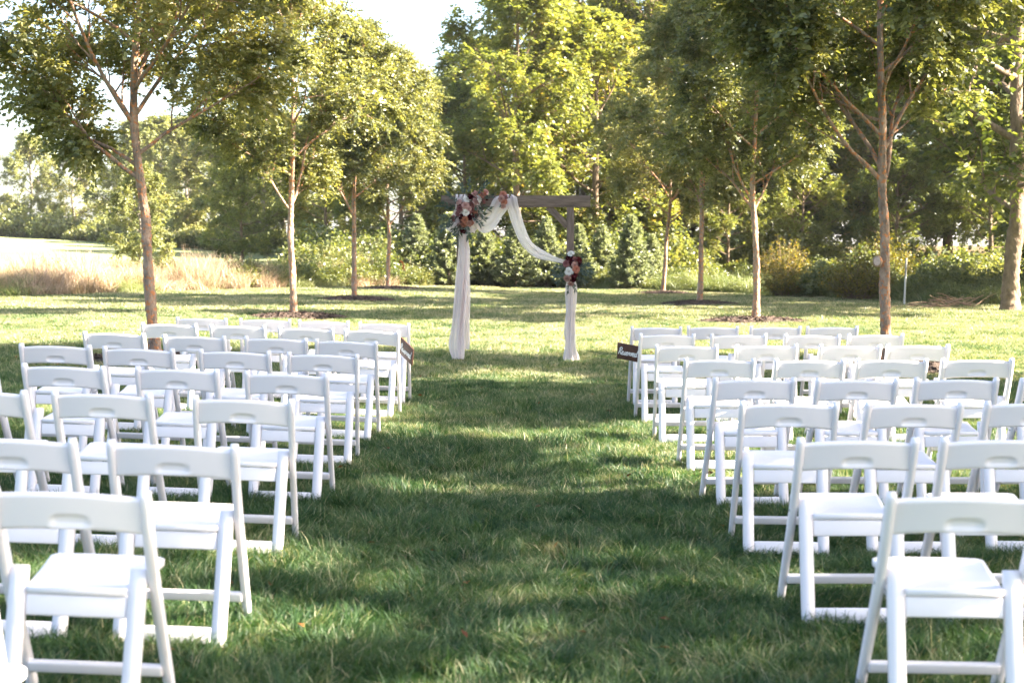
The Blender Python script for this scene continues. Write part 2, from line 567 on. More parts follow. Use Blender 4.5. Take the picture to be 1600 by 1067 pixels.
def leaf_quads(rng, B, D, l, wd, flat):
    """diamond leaves: base points B, directions D"""
    n = len(B)
    D = unit(D)
    up = np.array([0, 0, 1.0]) * flat + rng.normal(0, .55, (n, 3))
    W = unit(np.cross(up, D))
    N = np.cross(D, W)
    ls = l * np.clip(rng.normal(1, .22, n), .5, 1.6)
    ws = ls * wd * np.clip(rng.normal(1, .15, n), .6, 1.4)
    mid = B + D * (ls * .48)[:, None] + N * (ls * .06)[:, None]
    tip = B + D * ls[:, None] - N * (ls * .08)[:, None]
    V = np.stack([B, mid - W * (ws * .5)[:, None], tip, mid + W * (ws * .5)[:, None]], 1).reshape(-1, 3)
    F = np.arange(4 * n).reshape(-1, 4)
    return V, F


def make_tree(name, seed, H, Rad, zlow, trunk, r0, nprim, ns, nt, ntw, leaves, leaf_l, leaf_w, twig_l, leafmat, barkmat,
              el=(28, 68), flat=1.0, primary=(), zc=None, squash=1.0, trunk_sides=16, keep=1.0, start=None, droop=0.25, tone_mid=.45, clumpy=.14):
    rng = np.random.default_rng(seed)
    zc = zc if zc is not None else (zlow + H) / 2
    zh = max(H - zc, 0.1); zl = max(zc - zlow, 0.1)

    def inside(p):
        q = (p[2] - zc) / (zh if p[2] > zc else zl)
        return (p[0] ** 2 + p[1] ** 2) / Rad ** 2 + q * q

    def reach(p, d, Lmax):
        t = 0.15
        while t < Lmax and inside(p + d * t) < 1.0: t += 0.12
        return t

    tp = catmull(trunk, 8)
    parts = []
    zt = tp[:, 2]
    rad = r0 * (1 - 0.80 * (np.clip(zt, 0, H) / H) ** 0.9)
    rad = rad * (1 + 0.3 * np.exp(-zt / (0.12 + r0 * .4)))
    rng2 = np.random.default_rng(seed + 5)
    fine = np.linspace(0, len(tp) - 1, len(tp) * 3)
    tpf = np.stack([np.interp(fine, np.arange(len(tp)), tp[:, k]) for k in range(3)], 1)
    rf = np.interp(fine, np.arange(len(tp)), rad)
    a = np.arange(trunk_sides) * 2 * np.pi / trunk_sides
    wob = 1 + .07 * rng2.normal(0, 1, (len(fine), trunk_sides)) + .07 * np.sin(2 * a[None] + fine[:, None] * .8) + .06 * np.sin(3 * a[None] - fine[:, None] * .5)
    parts.append(tube(tpf, rf, trunk_sides, wob))
    TW = []   # twig base, dir, len
    specs = []
    zs0 = start if start is not None else zlow + .1
    for i in range(nprim):
        t = (i + .3 * rng.random()) / nprim
        z = zs0 + (H * .93 - zs0) * t ** 0.9
        az = i * 2.39996 + rng.normal(0, .3) + seed
        e = R(el[0] + (el[1] - el[0]) * t + rng.normal(0, 6))
        specs.append((z, az, e, None))
    specs += [(z, R(az), R(e), L) for (z, az, e, L) in primary]
    for (z, az, e, Lf) in specs:
        k = np.interp(z, zt, np.arange(len(zt)))
        p = np.array([np.interp(k, np.arange(len(tp)), tp[:, c]) for c in range(3)])
        rp = np.interp(k, np.arange(len(tp)), rad)
        d = np.array([math.cos(az) * math.cos(e), math.sin(az) * math.cos(e), math.sin(e)])
        L = Lf or reach(p, d, Rad * 2.2) * rng.uniform(.82, 1.08)
        L = max(L, .35)
        pl = limb(rng, p, d, L, 9, .085, .02)
        rl = min(rp * .6, 0.008 + L * (.0095 if H < 9 else .014))
        parts.append(tube(pl, np.linspace(rl, rl * .22, len(pl)), 7))
        for s in range(ns):
            t = .22 + .78 * (s + rng.random() * .7) / ns
            f = t * 9; i0 = min(int(f), 8)
            q = pl[i0] + (pl[i0 + 1] - pl[i0]) * (f - i0)
            dd = unit(pl[i0 + 1] - pl[i0])
            ax = unit(np.cross(dd, rng.normal(0, 1, 3)))
            if rng.random() < .6: ax = unit(np.array([0, 0, 1.0]) + rng.normal(0, .4, 3))
            d2 = rot_about(dd, ax, (1 if s % 2 else -1) * R(rng.uniform(30, 62)))
            d2 = d2 + np.array([0, 0, .12])
            L2 = min(reach(q, unit(d2), 3.0), (.42 * L * (1.25 - .7 * t) + .25)) * rng.uniform(.75, 1.1)
            L2 = max(L2, .22)
            p2 = limb(rng, q, d2, L2, 5, .11, .0)
            r2 = max(rl * (1 - .75 * t) * .6, .004)
            parts.append(tube(p2, np.linspace(r2, r2 * .3, 6), 5))
            for u in range(nt):
                t2 = .15 + .85 * (u + rng.random()) / nt
                f2 = min(t2, .999) * 5; j0 = int(f2)
                q2 = p2[j0] + (p2[j0 + 1] - p2[j0]) * (f2 - j0)
                d3 = rot_about(unit(p2[j0 + 1] - p2[j0]), unit(rng.normal(0, 1, 3) + np.array([0, 0, .8])), (1 if u % 2 else -1) * R(rng.uniform(25, 70)))
                L3 = max(.18, L2 * .38) * rng.uniform(.7, 1.25)
                p3 = limb(rng, q2, d3, L3, 2, .12, -.03)
                parts.append(tube(p3, [max(r2 * .4, .003), .0025, .0015], 3))
                kc = rng.normal(0, clumpy)
                if rng.random() > keep: continue
                for v in range(ntw):
                    tt = (v + rng.random()) / ntw
                    b = p3[0] + (p3[2] - p3[0]) * tt
                    d4 = unit(p3[2] - p3[0]) + rng.normal(0, .6, 3)
                    TW.append((*b, *d4, twig_l * rng.uniform(.6, 1.3), kc))
    TV, TF = join(parts)
    trunk_me = np_mesh(name + '_trunk', TV, TF, barkmat, smooth=True)
    TW = np.array(TW); n = len(TW)
    D = unit(TW[:, 3:6]); Ltw = TW[:, 6]
    t = (np.arange(leaves) + .4)[None, :] / leaves
    sgn = np.where(np.arange(leaves) % 2, 1.0, -1.0)[None, :, None]
    side = unit(np.cross(D, np.array([0, 0, 1.0])) + 1e-4)
    pos = TW[:, None, :3] + D[:, None, :] * (Ltw[:, None] * t)[..., None]
    pos[..., 2] -= droop * Ltw[:, None] * t ** 2
    ld = D[:, None, :] * .55 + side[:, None, :] * sgn * .8 + rng.normal(0, .32, (n, leaves, 3))
    ld[..., 2] -= .22
    LV, LF = leaf_quads(rng, pos.reshape(-1, 3), ld.reshape(-1, 3), leaf_l, leaf_w, flat)
    hgt = np.repeat(TW[:, 2], leaves)
    tone = tone_mid + np.repeat(TW[:, 7], leaves) + rng.normal(0, .16, n * leaves)
    crown_me = np_mesh(name + '_crown', LV, LF, leafmat, np.clip(tone, 0, .97))
    return trunk_me, crown_me


def place_tree(name, meshes, loc, rz, sc, label, cat, group=None, trunk_name='trunk'):
    x, y = loc
    t = empty(name, (x, y, gz(x, y) - 0.02), (0, 0, rz), sc if hasattr(sc, '__len__') else (sc, sc, sc))
    link(trunk_name, meshes[0], t)
    if meshes[1] is not None: link('crown', meshes[1], t)
    setp(t, label, cat, group)
    return t


ELM = dict(r0=0.072, nprim=15, ns=7, nt=8, ntw=7, leaves=17, leaf_l=0.07, leaf_w=.55, twig_l=.36, leafmat=M['elm_leaf'], barkmat=M['elm_bark'], flat=.45)  # crown tones below put the sunlit and shaded sides into the leaf colour
elmA = make_tree('elm_open', 3, 7.6, 2.15, 2.5, [(0, 0, 0), (-.06, 0, .8), (-.1, .02, 1.7), (-.15, 0, 2.2), (-.22, 0, 2.95), (-.2, .05, 3.8), (-.1, .1, 5.2), (-.05, 0, 7.2)], zc=4.9, start=2.9,
                 primary=[(2.25, 186, 33, 2.2), (2.4, 165, 38, 1.9), (2.55, 8, 36, 1.9), (3.0, 100, 60, 2.6), (3.0, 20, 52, 2.6), (2.9, 200, 66, 3.0)], keep=.85, tone_mid=.6, **ELM)
elmB = make_tree('elm_round', 8, 7.6, 1.85, 2.35, [(0, 0, 0), (-.02, .02, .9), (-.05, 0, 1.7), (-.02, .03, 2.6), (.03, 0, 4.0), (.0, .05, 5.5), (0, 0, 7.0)], zc=4.6, start=2.3,
                 primary=[(2.2, 40, 60, 2.3), (2.1, 210, 55, 2.0)], tone_mid=.55, **ELM)
elmC = make_tree('elm_spreading', 21, 7.6, 2.15, 2.6, [(0, 0, 0), (-.03, 0, .9), (-.05, 0, 1.7), (-.09, .02, 2.4), (-.1, 0, 3.1), (-.14, .05, 4.4), (-.1, .0, 5.7), (-.05, 0, 7.2)], zc=5.0, start=3.0,
                 primary=[(2.35, 172, 40, 2.4), (2.25, 28, 66, 2.6), (2.5, 150, 62, 2.6), (2.7, 10, 60, 2.3), (2.9, 190, 50, 2.0), (3.0, 60, 58, 2.2)], tone_mid=.38, **ELM)
elmD = make_tree('elm_oval', 34, 7.0, 1.75, 2.2, [(0, 0, 0), (.02, 0, .8), (-.03, 0, 1.8), (-.08, .02, 2.6), (-.04, 0, 4.0), (.02, 0, 5.6), (0, 0, 7.0)], zc=4.5, start=2.2,
                 primary=[(2.15, 30, 55, 2.0), (2.3, 160, 58, 2.2)], tone_mid=.42, **ELM)

G_ELM = 'elms planted in two rows along the lawn'
side_f, side_w = 'field-side row', 'woods-side row'
elms = [
    ('elmA', elmA, (-4.42, 17.6), 0, 1.0, 'flaky orange-barked elm beside the field-side chairs, with open forking limbs'),
    ('elmB', elmB, (-4.3, 28.0), 0, 1.0, 'elm in a mulch ring, second from the chairs in the field-side row'),
    ('elmD', elmD, (-4.1, 37.0), 1.9, 1.0, 'elm with shaded upper crown, third from the chairs in the field-side row'),
    ('elmB', elmB, (-4.0, 46.0), 2.6, .98, 'small sunlit elm at the far end of the field-side row'),
    ('elmC', elmC, (4.7, 17.8), 0, 1.0, 'dark-crowned elm with a pale pruning scar beside the woods-side chairs'),
    ('elmD', elmD, (4.9, 28.6), 0.2, 1.04, 'elm in a dark mulch ring, second from the chairs in the woods-side row'),
    ('elmB', elmB, (4.88, 37.0), 4.0, 1.04, 'elm, third from the chairs in the woods-side row'),
    ('elmA', elmA, (4.75, 44.8), 3.0, .98, 'elm at the far end of the woods-side row near the spruces'),
    ('elmD', elmD, (-5.0, 7.9), 3.3, 1.05, 'elm overhanging the field-side chairs from beside their back rows'),
    ('elmA', elmA, (5.2, 8.8), 1.2, 1.08, 'elm overhanging the woods-side chairs from beside their back rows'),
    ('elmC', elmC, (5.3, 0.0), 2.2, 1.05, 'elm at the start of the woods-side row behind the seating'),
]
ELM_OBJ = []
for (k, ms, loc, rz, sc, lab) in elms:
    ELM_OBJ.append(place_tree('elm_tree', ms, loc, rz, sc, lab, 'tree', G_ELM))


def scar():
    bm = bmesh.new()
    bmesh.ops.create_uvsphere(bm, u_segments=14, v_segments=8, radius=1)
    for v in bm.verts:
        v.co.x *= .062; v.co.z *= .075; v.co.y *= .055
    me = bm_mesh('pruning_collar', bm, M['elm_bark'], True)
    c = link('pruning_collar', me, ELM_OBJ[4], (-.15, -.07, 1.36), (0, 0, R(-20)))
    bm = bmesh.new()
    bmesh.ops.create_circle(bm, cap_ends=True, segments=16, radius=.045)
    me = bm_mesh('cut_face', bm, M['cut_wood'])
    link('cut_face', me, c, (0, -.0565, 0), (R(90), 0, 0), (.9, 1.2, 1))


scar()

# ------------------------------------------------------------------ mulch rings
def mulch(i, x, y, rr):
    rng = np.random.default_rng(100 + i)
    nr, na = 16, 56
    V = [(0, 0, .09)]
    for a in range(1, nr + 1):
        t = a / nr
        for b in range(na):
            an = 2 * np.pi * b / na
            r = rr * t * (1 + .07 * math.sin(3 * an + i) + .05 * math.sin(7 * an + 2 * i))
            z = .09 * (1 - t ** 2.2) + rng.normal(0, .012) - (.03 if a == nr else 0)
            V.append((r * math.cos(an) + rng.normal(0, .015), r * math.sin(an) + rng.normal(0, .015), z))
    F = []
    for a in range(nr):
        for b in range(na):
            b2 = (b + 1) % na
            if a == 0: F.append((0, 1 + b, 1 + b2, 1 + b2))
            else:
                o = 1 + (a - 1) * na
                F.append((o + b, o + na + b, o + na + b2, o + b2))
    tri = [f[:3] for f in F[:na]]
    me = bpy.data.meshes.new('mulch')
    # chips lying on the mound
    n = 1500
    t = np.sqrt(rng.random(n)) * rr * 1.05; an = rng.random(n) * 6.283
    c = np.stack([t * np.cos(an), t * np.sin(an), .09 * (1 - np.minimum(1, t / rr) ** 2.2) + .012], 1)
    d = unit(rng.normal(0, 1, (n, 3)) * [1, 1, .35]); s = unit(np.cross(d, rng.normal(0, .4, (n, 3)) + [0, 0, 1]))
    l = rng.uniform(.02, .05, n)[:, None]; wv = rng.uniform(.006, .014, n)[:, None]
    CV = np.stack([c - d * l - s * wv, c + d * l - s * wv, c + d * l + s * wv, c - d * l + s * wv], 1).reshape(-1, 3)
    off = len(V)
    faces = tri + [tuple(f) for f in F[na:]] + [tuple(off + 4 * k + q for q in range(4)) for k in range(n)]
    me.from_pydata([tuple(v) for v in V] + [tuple(v) for v in CV], [], faces)
    me.materials.append(M['mulch'])
    o = link('mulch_ring', me, None, (x, y, gz(x, y) - .005))
    which = ['beside the field-side chairs', 'around the second field-side elm', 'around the third field-side elm', 'around the last field-side elm',
             'beside the woods-side chairs', 'around the second woods-side elm', 'around the third woods-side elm', 'around the last woods-side elm'][i]
    setp(o, 'dark bark mulch ring ' + which, 'mulch', 'mulch rings under the elms', 'stuff')


for i, (x, y) in enumerate(MULCH):
    mulch(i, x, y, [1.05, 1.0, 1.0, 1.1, 1.1, 1.15, 1.05, .95][i])

# ------------------------------------------------------------------ woods
MAP = dict(nprim=24, ns=8, nt=5, ntw=6, leaves=8, leaf_l=.16, leaf_w=.8, twig_l=.55, el=(2, 66), flat=1.4, droop=.35)
mapA = make_tree('maple_tall', 51, 13.5, 3.9, 1.2, [(0, 0, 0), (.05, 0, 2), (-.05, .05, 5), (0, 0, 9), (.05, 0, 13)], r0=.2, zc=6.0, start=1.4, leafmat=M['maple_leaf'], barkmat=M['wood_bark'], **MAP)
mapB = make_tree('maple_broad', 57, 11.5, 4.3, 1.0, [(0, 0, 0), (-.05, 0, 2), (.1, .05, 4), (.05, 0, 7), (0, 0, 11)], r0=.2, zc=5.0, start=1.2, leafmat=M['maple_leaf'], barkmat=M['wood_bark'], **MAP)
mapC = make_tree('maple_slender', 63, 15.5, 3.2, 2.0, [(0, 0, 0), (.1, 0, 3), (.0, .05, 7), (.1, 0, 11), (.05, 0, 15)], r0=.18, zc=8.5, start=2.0, leafmat=M['maple_leaf'], barkmat=M['wood_bark'], keep=.85, **MAP)
farA = make_tree('far_round', 71, 9.5, 3.8, .6, [(0, 0, 0), (0, 0, 2), (.2, .05, 4), (.1, 0, 6), (0, 0, 9)], r0=.17, zc=4.5, start=.9, leafmat=M['far_leaf'], barkmat=M['grey_bark'], **{**MAP, 'nprim': 16, 'nt': 4, 'leaf_l': .2})
big = make_tree('big_maple', 77, 14.0, 5.6, 2.3, [(0, 0, 0), (.06, 0, 1.2), (.16, .0, 2.6), (.1, .05, 5), (.05, 0, 9), (.05, 0, 13)], r0=.2, zc=7.0, start=2.2, leafmat=M['maple_leaf'], barkmat=M['wood_bark'], **{**MAP, 'nprim': 24, 'ns': 8})

G_W = 'leafy trees of the woods beyond the lawn'
woods = [  # variant, x, y, scale, rot
    # centre, behind the arch
    (mapA, 0.2, 56, .9, .3), (mapB, 3.4, 58, .92, 1.2), (mapC, 1.4, 64, .98, 2.0), (mapB, -4.6, 60, .62, 3.0), (mapA, -8.2, 63, .5, .9),
    (mapB, -12.5, 66, .45, 2.2), (mapC, 6.4, 66, 1.0, 4.0), (mapB, -2.2, 66, .75, 5.0), (mapA, 4.8, 70, 1.0, 1.0),
    # woods side: a near screen, a sunny clearing, then the tall woods
    (mapB, 15.6, 39.0, .85, 2.9), (mapA, 19.4, 37.0, .95, 2.2), (mapC, 23.5, 40.0, 1.0, 5.6),
    (mapA, 8.2, 68, 1.02, .5), (mapC, 11.0, 71, 1.1, 3.3), (mapB, 13.5, 68, 1.1, 4.4), (mapA, 17.2, 65, 1.1, 2.2), (mapC, 15.6, 73, 1.15, 5.1),
    (mapB, 21.0, 60, 1.15, .7), (mapA, 20.5, 67, 1.2, 3.7), (mapC, 25, 59, 1.2, 1.4), (mapB, 29, 62, 1.2, 4.8), (mapA, 26, 69, 1.2, 4.0),
    (mapB, 9.0, 72, 1.2, 2.4), (mapA, 14, 74, 1.2, .1), (mapC, 19.5, 75, 1.2, 2.7),
    (mapB, 11.3, 55.5, .42, 1.1), (mapA, 8.2, 54.0, .36, 2.1), (mapB, 14.6, 54.0, .45, 3.3), (mapA, 17.8, 53.0, .5, .3),
]
WL = ['tall full-crowned maple in the woods beyond the lawn', 'broad low-branched maple in the woods beyond the lawn', 'slender high maple in the woods beyond the lawn']
SPECIAL = {(0.2, 56): 'tall sunlit maple rising behind the draped post of the arch', (3.4, 58): 'broad sunlit maple rising behind the bare post of the arch',
           (-4.6, 60): 'low maple behind the last field-side elm', (15.6, 39.0): 'shaded maple close behind the pale marker post', (6.4, 66): 'slender maple behind the last woods-side elm'}
for (ms, x, y, s, rz) in woods:
    lab = SPECIAL.get((x, y)) or (WL[0] if ms is mapA else WL[1] if ms is mapB else WL[2])
    place_tree('maple_tree', ms, (x, y), rz, s, lab, 'tree', G_W)
place_tree('maple_tree', big, (11.62, 33.2), .4, 1.0, 'large old maple with thick flared trunk at the woods edge beside the brush pile', 'tree')
place_tree('maple_tree', mapA, (13.6, 14.4), 1.4, 1.15, 'out-of-view maple added beside the chairs to shade the front rows', 'tree')  # never in view, added to throw shade over the front rows
place_tree('maple_tree', mapC, (14.2, 4.6), .2, 1.0, 'out-of-view maple added beside the back rows to shade and dapple them', 'tree')  # never in view, added for broken shade around the back rows


# far side of the field
G_F = 'hazy trees along the far edge of the field'
far = [(-40.5, 120, .78), (-47, 128, .34), (-38, 124, .88), (-35, 131, .95), (-31, 118, .95), (-27.5, 112, .9), (-24, 106, .95), (-20.5, 98, .9), (-17, 91, .85), (-14.5, 84, .8), (-55, 150, .36), (-62, 155, .4), (-50, 140, .36), (-68, 160, .4),
       (-29, 128, 1.0), (-22, 116, 1.0), (-16, 100, 1.0), (-12, 90, 1.0), (-9.5, 80, .85), (-6, 82, 1.0)]
for i, (x, y, s) in enumerate(far):
    place_tree('field_edge_tree', farA, (x, y), i * 1.7, (s * (1 + .12 * math.sin(i * 2.1)), s, s * (1 + .12 * math.cos(i * 1.3))), 'round pale green tree along the far edge of the field', 'tree', G_F)

for i, (x, y, sc_) in enumerate([(4, 88, 1.3), (10, 86, 1.35), (16, 84, 1.3), (22, 83, 1.35), (28, 80, 1.3), (34, 76, 1.35), (38, 68, 1.3), (-2, 90, 1.2), (32, 66, 1.2), (13, 80, 1.2)]):
    place_tree('maple_tree', mapB, (x, y), i * 1.1, sc_, 'broad maple deep in the woods, glimpsed between nearer trees', 'tree', 'maples deep in the woods')

bareA = make_tree('bare', 91, 10.5, 2.4, 2.5, [(0, 0, 0), (.05, 0, 3), (-.1, 0, 6), (.05, 0, 10)], r0=.12, nprim=12, ns=6, nt=3, ntw=1, leaves=1, leaf_l=.05, leaf_w=.5, twig_l=.2, el=(45, 72), leafmat=M['far_leaf'], barkmat=M['grey_bark'], zc=5.5, start=3)
for i, (x, y, s, lab) in enumerate([(-50.5, 137, .95, 'bare leafless tree standing above the far field hedge'), (-55, 140, .8, 'bare leafless tree standing above the far field hedge'), (-53, 146, 1.0, 'bare leafless tree standing above the far field hedge')]):
    place_tree('bare_tree', (bareA[0], None), (x, y), i * 2.0, s, lab, 'tree', 'bare trees above the far hedge')
for i, (x, y, s) in enumerate([(3.3, 69, 1.75), (5.2, 72, 1.7)]):
    place_tree('bare_tree', (bareA[0], None), (x, y), i * 2.6, s, 'tall bare tree showing its twigs above the woods behind the arch', 'tree', 'bare treetops behind the arch')
place_tree('sapling', farA, (-13.4, 43.2 + 8), 0, (.36, .36, .42), 'thin young tree standing in the dry grass', 'tree')

# ------------------------------------------------------------------ spruces behind the arch
def spruce_mesh(name, seed, H, Rad):
    rng = np.random.default_rng(seed)
    parts = [tube(np.array([(0, 0, z) for z in np.linspace(0, H, 8)]), np.linspace(.045, .006, 8), 7)]
    B, D, L = [], [], []
    nb = 210
    for i in range(nb):
        t = (i + rng.random()) / nb
        z = .06 + (H - .12) * t ** 1.15
        f = 1 - t ** 1.15
        r = Rad * (f ** .75) * rng.uniform(.72, 1.12) + .04
        az = i * 2.39996 + rng.normal(0, .2)
        up = .25 + .5 * t
        p = np.array([0, 0, z]); d = np.array([math.cos(az), math.sin(az), up])
        pl = limb(rng, p, d, r * 1.05, 4, .08, .03)
        parts.append(tube(pl, np.linspace(.008, .002, 5), 3))
        m = int(8 + 26 * r / Rad)
        for k in range(m):
            s = .2 + .8 * (k + rng.random()) / m
            fi = min(s, .999) * 4; j = int(fi)
            q = pl[j] + (pl[j + 1] - pl[j]) * (fi - j)
            dd = unit(pl[j + 1] - pl[j])
            sd_ = unit(np.cross(dd, [0, 0, 1])) * (1 if k % 2 else -1)
            B.append(q); D.append(dd * .7 + sd_ * .75 + rng.normal(0, .25, 3)); L.append(t)
    TV, TF = join(parts)
    B = np.array(B); D = np.array(D)
    # each spray: several needles sets
    n = len(B); B3 = np.repeat(B, 3, 0); D3 = np.repeat(D, 3, 0) + rng.normal(0, .45, (3 * n, 3))
    V, F = leaf_quads(rng, B3, D3, .12, .3, .6)
    tone = np.clip(.42 + rng.normal(0, .2, 3 * n), 0, 1)
    return np_mesh(name + '_trunk', TV, TF, M['wood_bark']), np_mesh(name + '_crown', V, F, M['spruce'], tone)


spA = spruce_mesh('spruce_full', 5, 2.5, .82)
spB = spruce_mesh('spruce_narrow', 6, 2.3, .66)
spr = [(-3.5, 52.4, 1.05, 0), (-2.25, 50.7, 1.1, 0), (-1.0, 51.9, .98, 1), (.15, 50.8, 1.02, 0), (1.25, 51.7, 1.0, 0), (2.35, 50.2, 1.0, 1), (3.25, 51.4, 1.06, 1), (4.15, 49.4, 1.02, 0), (5.0, 50.9, .9, 1)]
for i, (x, y, s, k) in enumerate(spr):
    place_tree('spruce_tree', spA if k == 0 else spB, (x, y), i * 1.3, (s, s, s * rnd.uniform(.92, 1.1)), 'small pale green spruce, %s from the field end of the screen behind the arch' % ['first', 'second', 'third', 'fourth', 'fifth', 'sixth', 'seventh', 'eighth', 'ninth'][i], 'conifer', 'young spruces behind the arch')
setp(link('dead_spruce', spB[1], None, (-3.85, 49.4, gz(-3.85, 49.4)), (0, 0, .4), (.42, .42, .38)), 'small rusty brown dead conifer beside the last field-side elm', 'conifer')
dead = bpy.data.objects['dead_spruce']; dead.data = dead.data.copy(); dead.data.materials.clear(); dead.data.materials.append(M['rust_leaf'])


# ------------------------------------------------------------------ shrubs
def shrub_mesh(name, seed, Rad, H, n, ll, lw, mat, tm=.45):
    rng = np.random.default_rng(seed)
    parts = []; B, D, T = [], [], []
    for i in range(n):
        az = rng.random() * 6.283; rr = math.sqrt(rng.random())
        top = np.array([math.cos(az) * Rad * rr, math.sin(az) * Rad * rr, H * (1 - .55 * rr ** 2) * rng.uniform(.55, 1.05)])
        base = top * np.array([.3, .3, 0])
        mid = (base + top) / 2 + rng.normal(0, .05, 3) * Rad
        pl = np.array([base, mid, top])
        parts.append(tube(pl, [.008, .005, .002], 3))
        kc = rng.normal(0, .13)
        for k in range(26):
            s = .25 + .75 * rng.random()
            q = base * (1 - s) ** 2 + 2 * mid * s * (1 - s) + top * s * s
            B.append(q + rng.normal(0, .07 * Rad, 3)); D.append(rng.normal(0, 1, 3) * [1, 1, .6] + [0, 0, .3]); T.append(kc)
    TV, TF = join(parts)
    B = np.array(B); B[:, 2] = np.maximum(B[:, 2], .02)
    V, F = leaf_quads(rng, B, np.array(D), ll, lw, .7)
    tone = np.clip(tm + np.array(T) + rng.normal(0, .17, len(B)), 0, 1)
    return np_mesh(name + '_stem', TV, TF, M['wood_bark']), np_mesh(name + '_leaves', V, F, mat, tone)


shA = shrub_mesh('shrub_round', 1, 1.0, 1.3, 170, .1, .6, M['shrub_leaf'])
shB = shrub_mesh('shrub_low', 2, 1.1, .85, 170, .09, .5, M['shrub_leaf'], .55)
shG = shrub_mesh('shrub_gold', 3, 1.0, 1.5, 190, .085, .42, M['gold_leaf'], .55)


def join_shrub(a, nm):
    return a


def shrub_at(name, ms, x, y, s, rz, label, group=None):
    t = empty(name, (x, y, gz(x, y)), (0, 0, rz), s)
    link('stem', ms[0], t); link('foliage', ms[1], t)
    setp(t, label, 'shrub', group)


shrub_at('goldenrod_bush', shG, 9.6, 39.5, (1.15, 1.1, 1.05), .2, 'yellow flowering bush at the woods edge behind the dark-crowned elm')
shrub_at('goldenrod_bush', shG, 8.1, 42.3, (.9, .9, .75), 1.2, 'lower yellow-tinged bush beside the yellow flowering bush')
shrub_at('golden_sapling', shG, 9.4, 49.0, (1.0, 1.0, 1.25), .9, 'bushy golden-leaved sapling in the clearing behind the second woods-side elm')
shrub_at('golden_sapling', shG, 12.4, 47.5, (1.2, 1.1, 1.4), 2.2, 'tall golden-leaved sapling in the clearing behind the yellow flowering bush')
shrub_at('golden_sapling', shA, 11.0, 44.6, (1.0, 1.0, 1.2), 4.2, 'green leafy sapling in the clearing between the golden saplings')
shrub_at('field_shrub', shA, -6.1, 49.6, (1.3, 1.1, 1.15), .5, 'broad green shrub growing behind the second field-side elm')
shrub_at('field_shrub', shA, -4.9, 50.8, (1.1, 1.1, 1.5), 2.5, 'tall leafy shrub growing between the spruces and the field')
shrub_at('field_shrub', shB, -11.2, 45.2, (1.0, 1.0, 1.2), 3.5, 'low green shrub standing in the dry grass')
shrub_at('field_shrub', shG, -13.6, 41.6, (.8, .8, .7), 1.5, 'yellowish shrub at the dry grass end nearest the open field')


def undergrowth():
    rng = np.random.default_rng(31)
    P, S, I = [], [], []
    # along the woods side edge and behind the spruces
    for x in np.arange(3.2, 16, .42):
        e = float(lawn_edge(x))
        for k in range(6):
            yy = e + .6 + k * 1.15 + rng.normal(0, .4); xx = x + rng.normal(0, .35)
            nz = math.sin(xx * 1.3 + 1.7 * math.sin(yy * .7)) * math.sin(yy * .9 + .6 * xx) + rng.normal(0, .35)
            if nz < -.15: continue
            P.append((xx, yy)); S.append(np.clip(.38 + .42 * nz, .3, 1.1)); I.append(rng.integers(0, 2))
    for x in np.arange(-7.5, 6.5, .7):
        for k in range(3):
            P.append((x + rng.normal(0, .3), 52.8 + k * 1.6 + rng.normal(0, .4))); S.append(rng.uniform(.9, 1.5)); I.append(0)
    for x in np.arange(3, 26, 1.5):
        for k in range(7):
            if rng.random() < .45: continue
            P.append((x + rng.normal(0, .7), float(lawn_edge(min(x, 16))) + 8 + k * 2.6 + rng.normal(0, .8))); S.append(rng.uniform(.6, 1.9)); I.append(rng.integers(0, 2))
    # field hedge
    for t in np.linspace(0, 1, 70):
        x = -78 + 72 * t; y = 152 - 70 * t ** 1.1
        for k in range(2):
            P.append((x + rng.normal(0, .8), y - 2 + rng.normal(0, 1.5))); S.append(rng.uniform(.8, 1.7)); I.append(2)
    # rough edge of lawn to field
    for x in np.arange(-8.6, -3.0, .33):
        for k in range(3):
            P.append((x + rng.normal(0, .2), float(lawn_edge(x)) + .7 + k * .8)); S.append(rng.uniform(.5, .85)); I.append(rng.integers(0, 2))
    P = np.array(P); n = len(P)
    shF = shrub_mesh('shrub_far', 4, 1.1, 1.2, 120, .16, .6, M['far_leaf'])
    P3 = np.concatenate([P, ground_z(P[:, 0], P[:, 1])[:, None]], 1)
    S = np.array(S); SS = np.stack([S * 1.05, S * 1.05, S * rng.uniform(.85, 1.25, n)], 1)
    scatter('undergrowth', P3, rng.random(n) * 6.283, rng.normal(0, .05, (n, 2)), SS, np.array(I), [shA[1], shB[1], shF[1]], 'tangled green undergrowth along the edge of the woods and field', 'undergrowth')


undergrowth()


